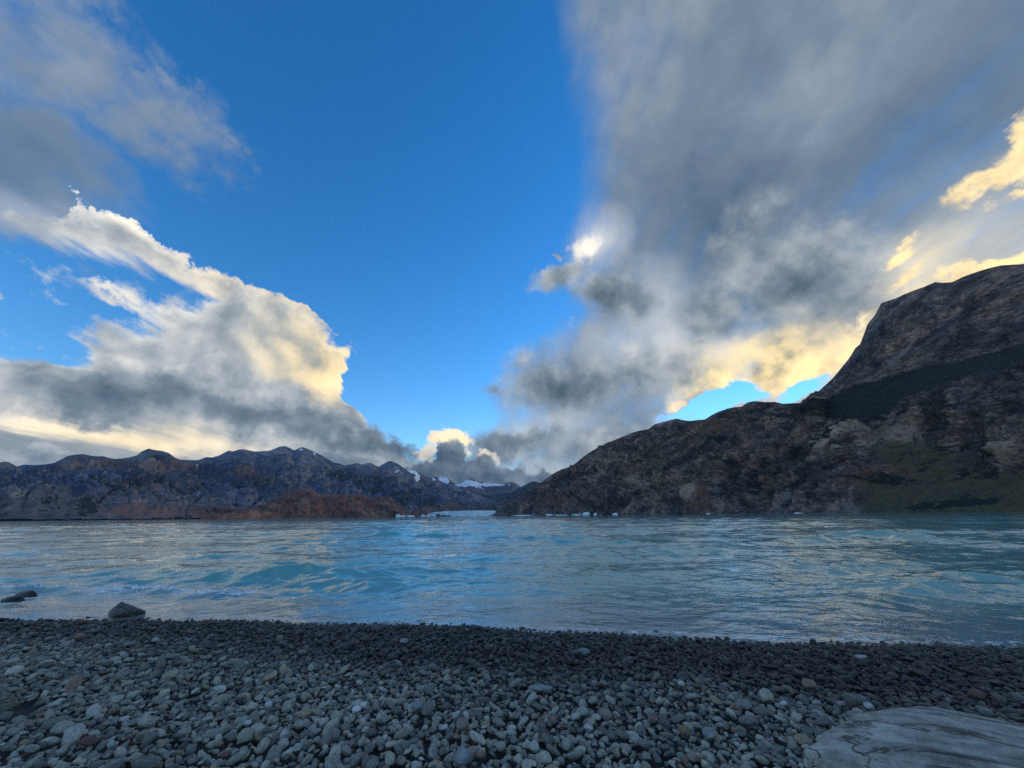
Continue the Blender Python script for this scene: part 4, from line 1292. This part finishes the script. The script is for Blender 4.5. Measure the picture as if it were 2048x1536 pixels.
def iceberg(px, w, hgt, dist, seed, label):
    q = np.random.default_rng(seed)
    v, f = stone_shape(q, 3, 1.0)
    v = v * np.array([w / 2, w / 2.6, hgt])
    v[:, 2] += fbm(v / w * 4 + seed, 4, 0.6, seed=seed, ridged=True) * hgt * 0.35 * (v[:, 2] > 0)
    o = mesh_object('iceberg', v, f, ICE, smooth=False)
    az, _ = azel(px, 1030)
    o.location = (math.sin(az) * dist, math.cos(az) * dist, -0.1)
    tag(o, label, 'iceberg', 'ice drifting on the lake')
M = FPX / math.cos(PITCH)
def berg(px, wpx, hpx, dist, seed, label):
    iceberg(px, wpx * dist / M, hpx * dist / M, dist, seed, label)
berg(796, 10, 4.5, 4100, 1, 'small white iceberg at the left end of the drifting ice')
berg(806, 12, 3.0, 4150, 2, 'low ice floe beside the leftmost white iceberg')
berg(822, 16, 2.6, 4200, 3, 'long low ice floe left of the glacier')
berg(846, 10, 3.4, 4300, 4, 'pointed little iceberg just left of the glacier front')
berg(862, 22, 3.0, 4350, 5, 'ice floe under the left end of the glacier front')
berg(1050, 58, 1.7, 3300, 6, 'long thin ice floe right of the glacier below the dark slope')
berg(1099, 16, 2.6, 3100, 8, 'low white ice floe right of the long thin floe under the cliff')
berg(1121, 34, 1.5, 3000, 9, 'faint thin ice floe left of the largest blue iceberg')
berg(1173, 15, 5.2, 2800, 10, 'largest blue iceberg under the brown cliff')
berg(1155, 26, 2.2, 2850, 12, 'flat ice floe touching the left side of the largest blue iceberg')
berg(1191, 9, 3.8, 2780, 11, 'white iceberg just right of the largest blue iceberg')
berg(1209, 24, 1.9, 2750, 13, 'flat floe between the white iceberg and the rightmost big floe')
berg(1237, 24, 3.4, 2600, 14, 'broad white ice floe at the right end of the row')
berg(1418, 9, 1.6, 1950, 15, 'tiny ice fragment far right under the rusty rock patch')
berg(1597, 13, 1.2, 1580, 16, 'tiny flat ice fragment at the foot of the crags on the right')

def build_haze():
    x0, x1, y0, y1, z0, z1 = -19000, 19000, -120, 19500, -9, 1750
    v = np.array([(x, y, z) for x in (x0, x1) for y in (y0, y1) for z in (z0, z1)], float)
    f = np.array([(0, 1, 3, 2), (4, 6, 7, 5), (0, 4, 5, 1), (2, 3, 7, 6), (0, 2, 6, 4), (1, 5, 7, 3)])
    m = bpy.data.materials.new('lake_haze'); m.use_nodes = True
    m.node_tree.nodes.clear()
    gg = G(m.node_tree)
    out = gg.n('ShaderNodeOutputMaterial')
    pv = gg.n('ShaderNodeVolumePrincipled')
    pv.inputs['Color'].default_value = (0.42, 0.64, 1.0, 1)
    pv.inputs['Density'].default_value = 1.1e-5
    pv.inputs['Anisotropy'].default_value = 0.0
    m.node_tree.links.new(pv.outputs[0], out.inputs['Volume'])
    o = mesh_object('haze', v, f, m, smooth=False)
    tag(o, kind='stuff')
build_haze()
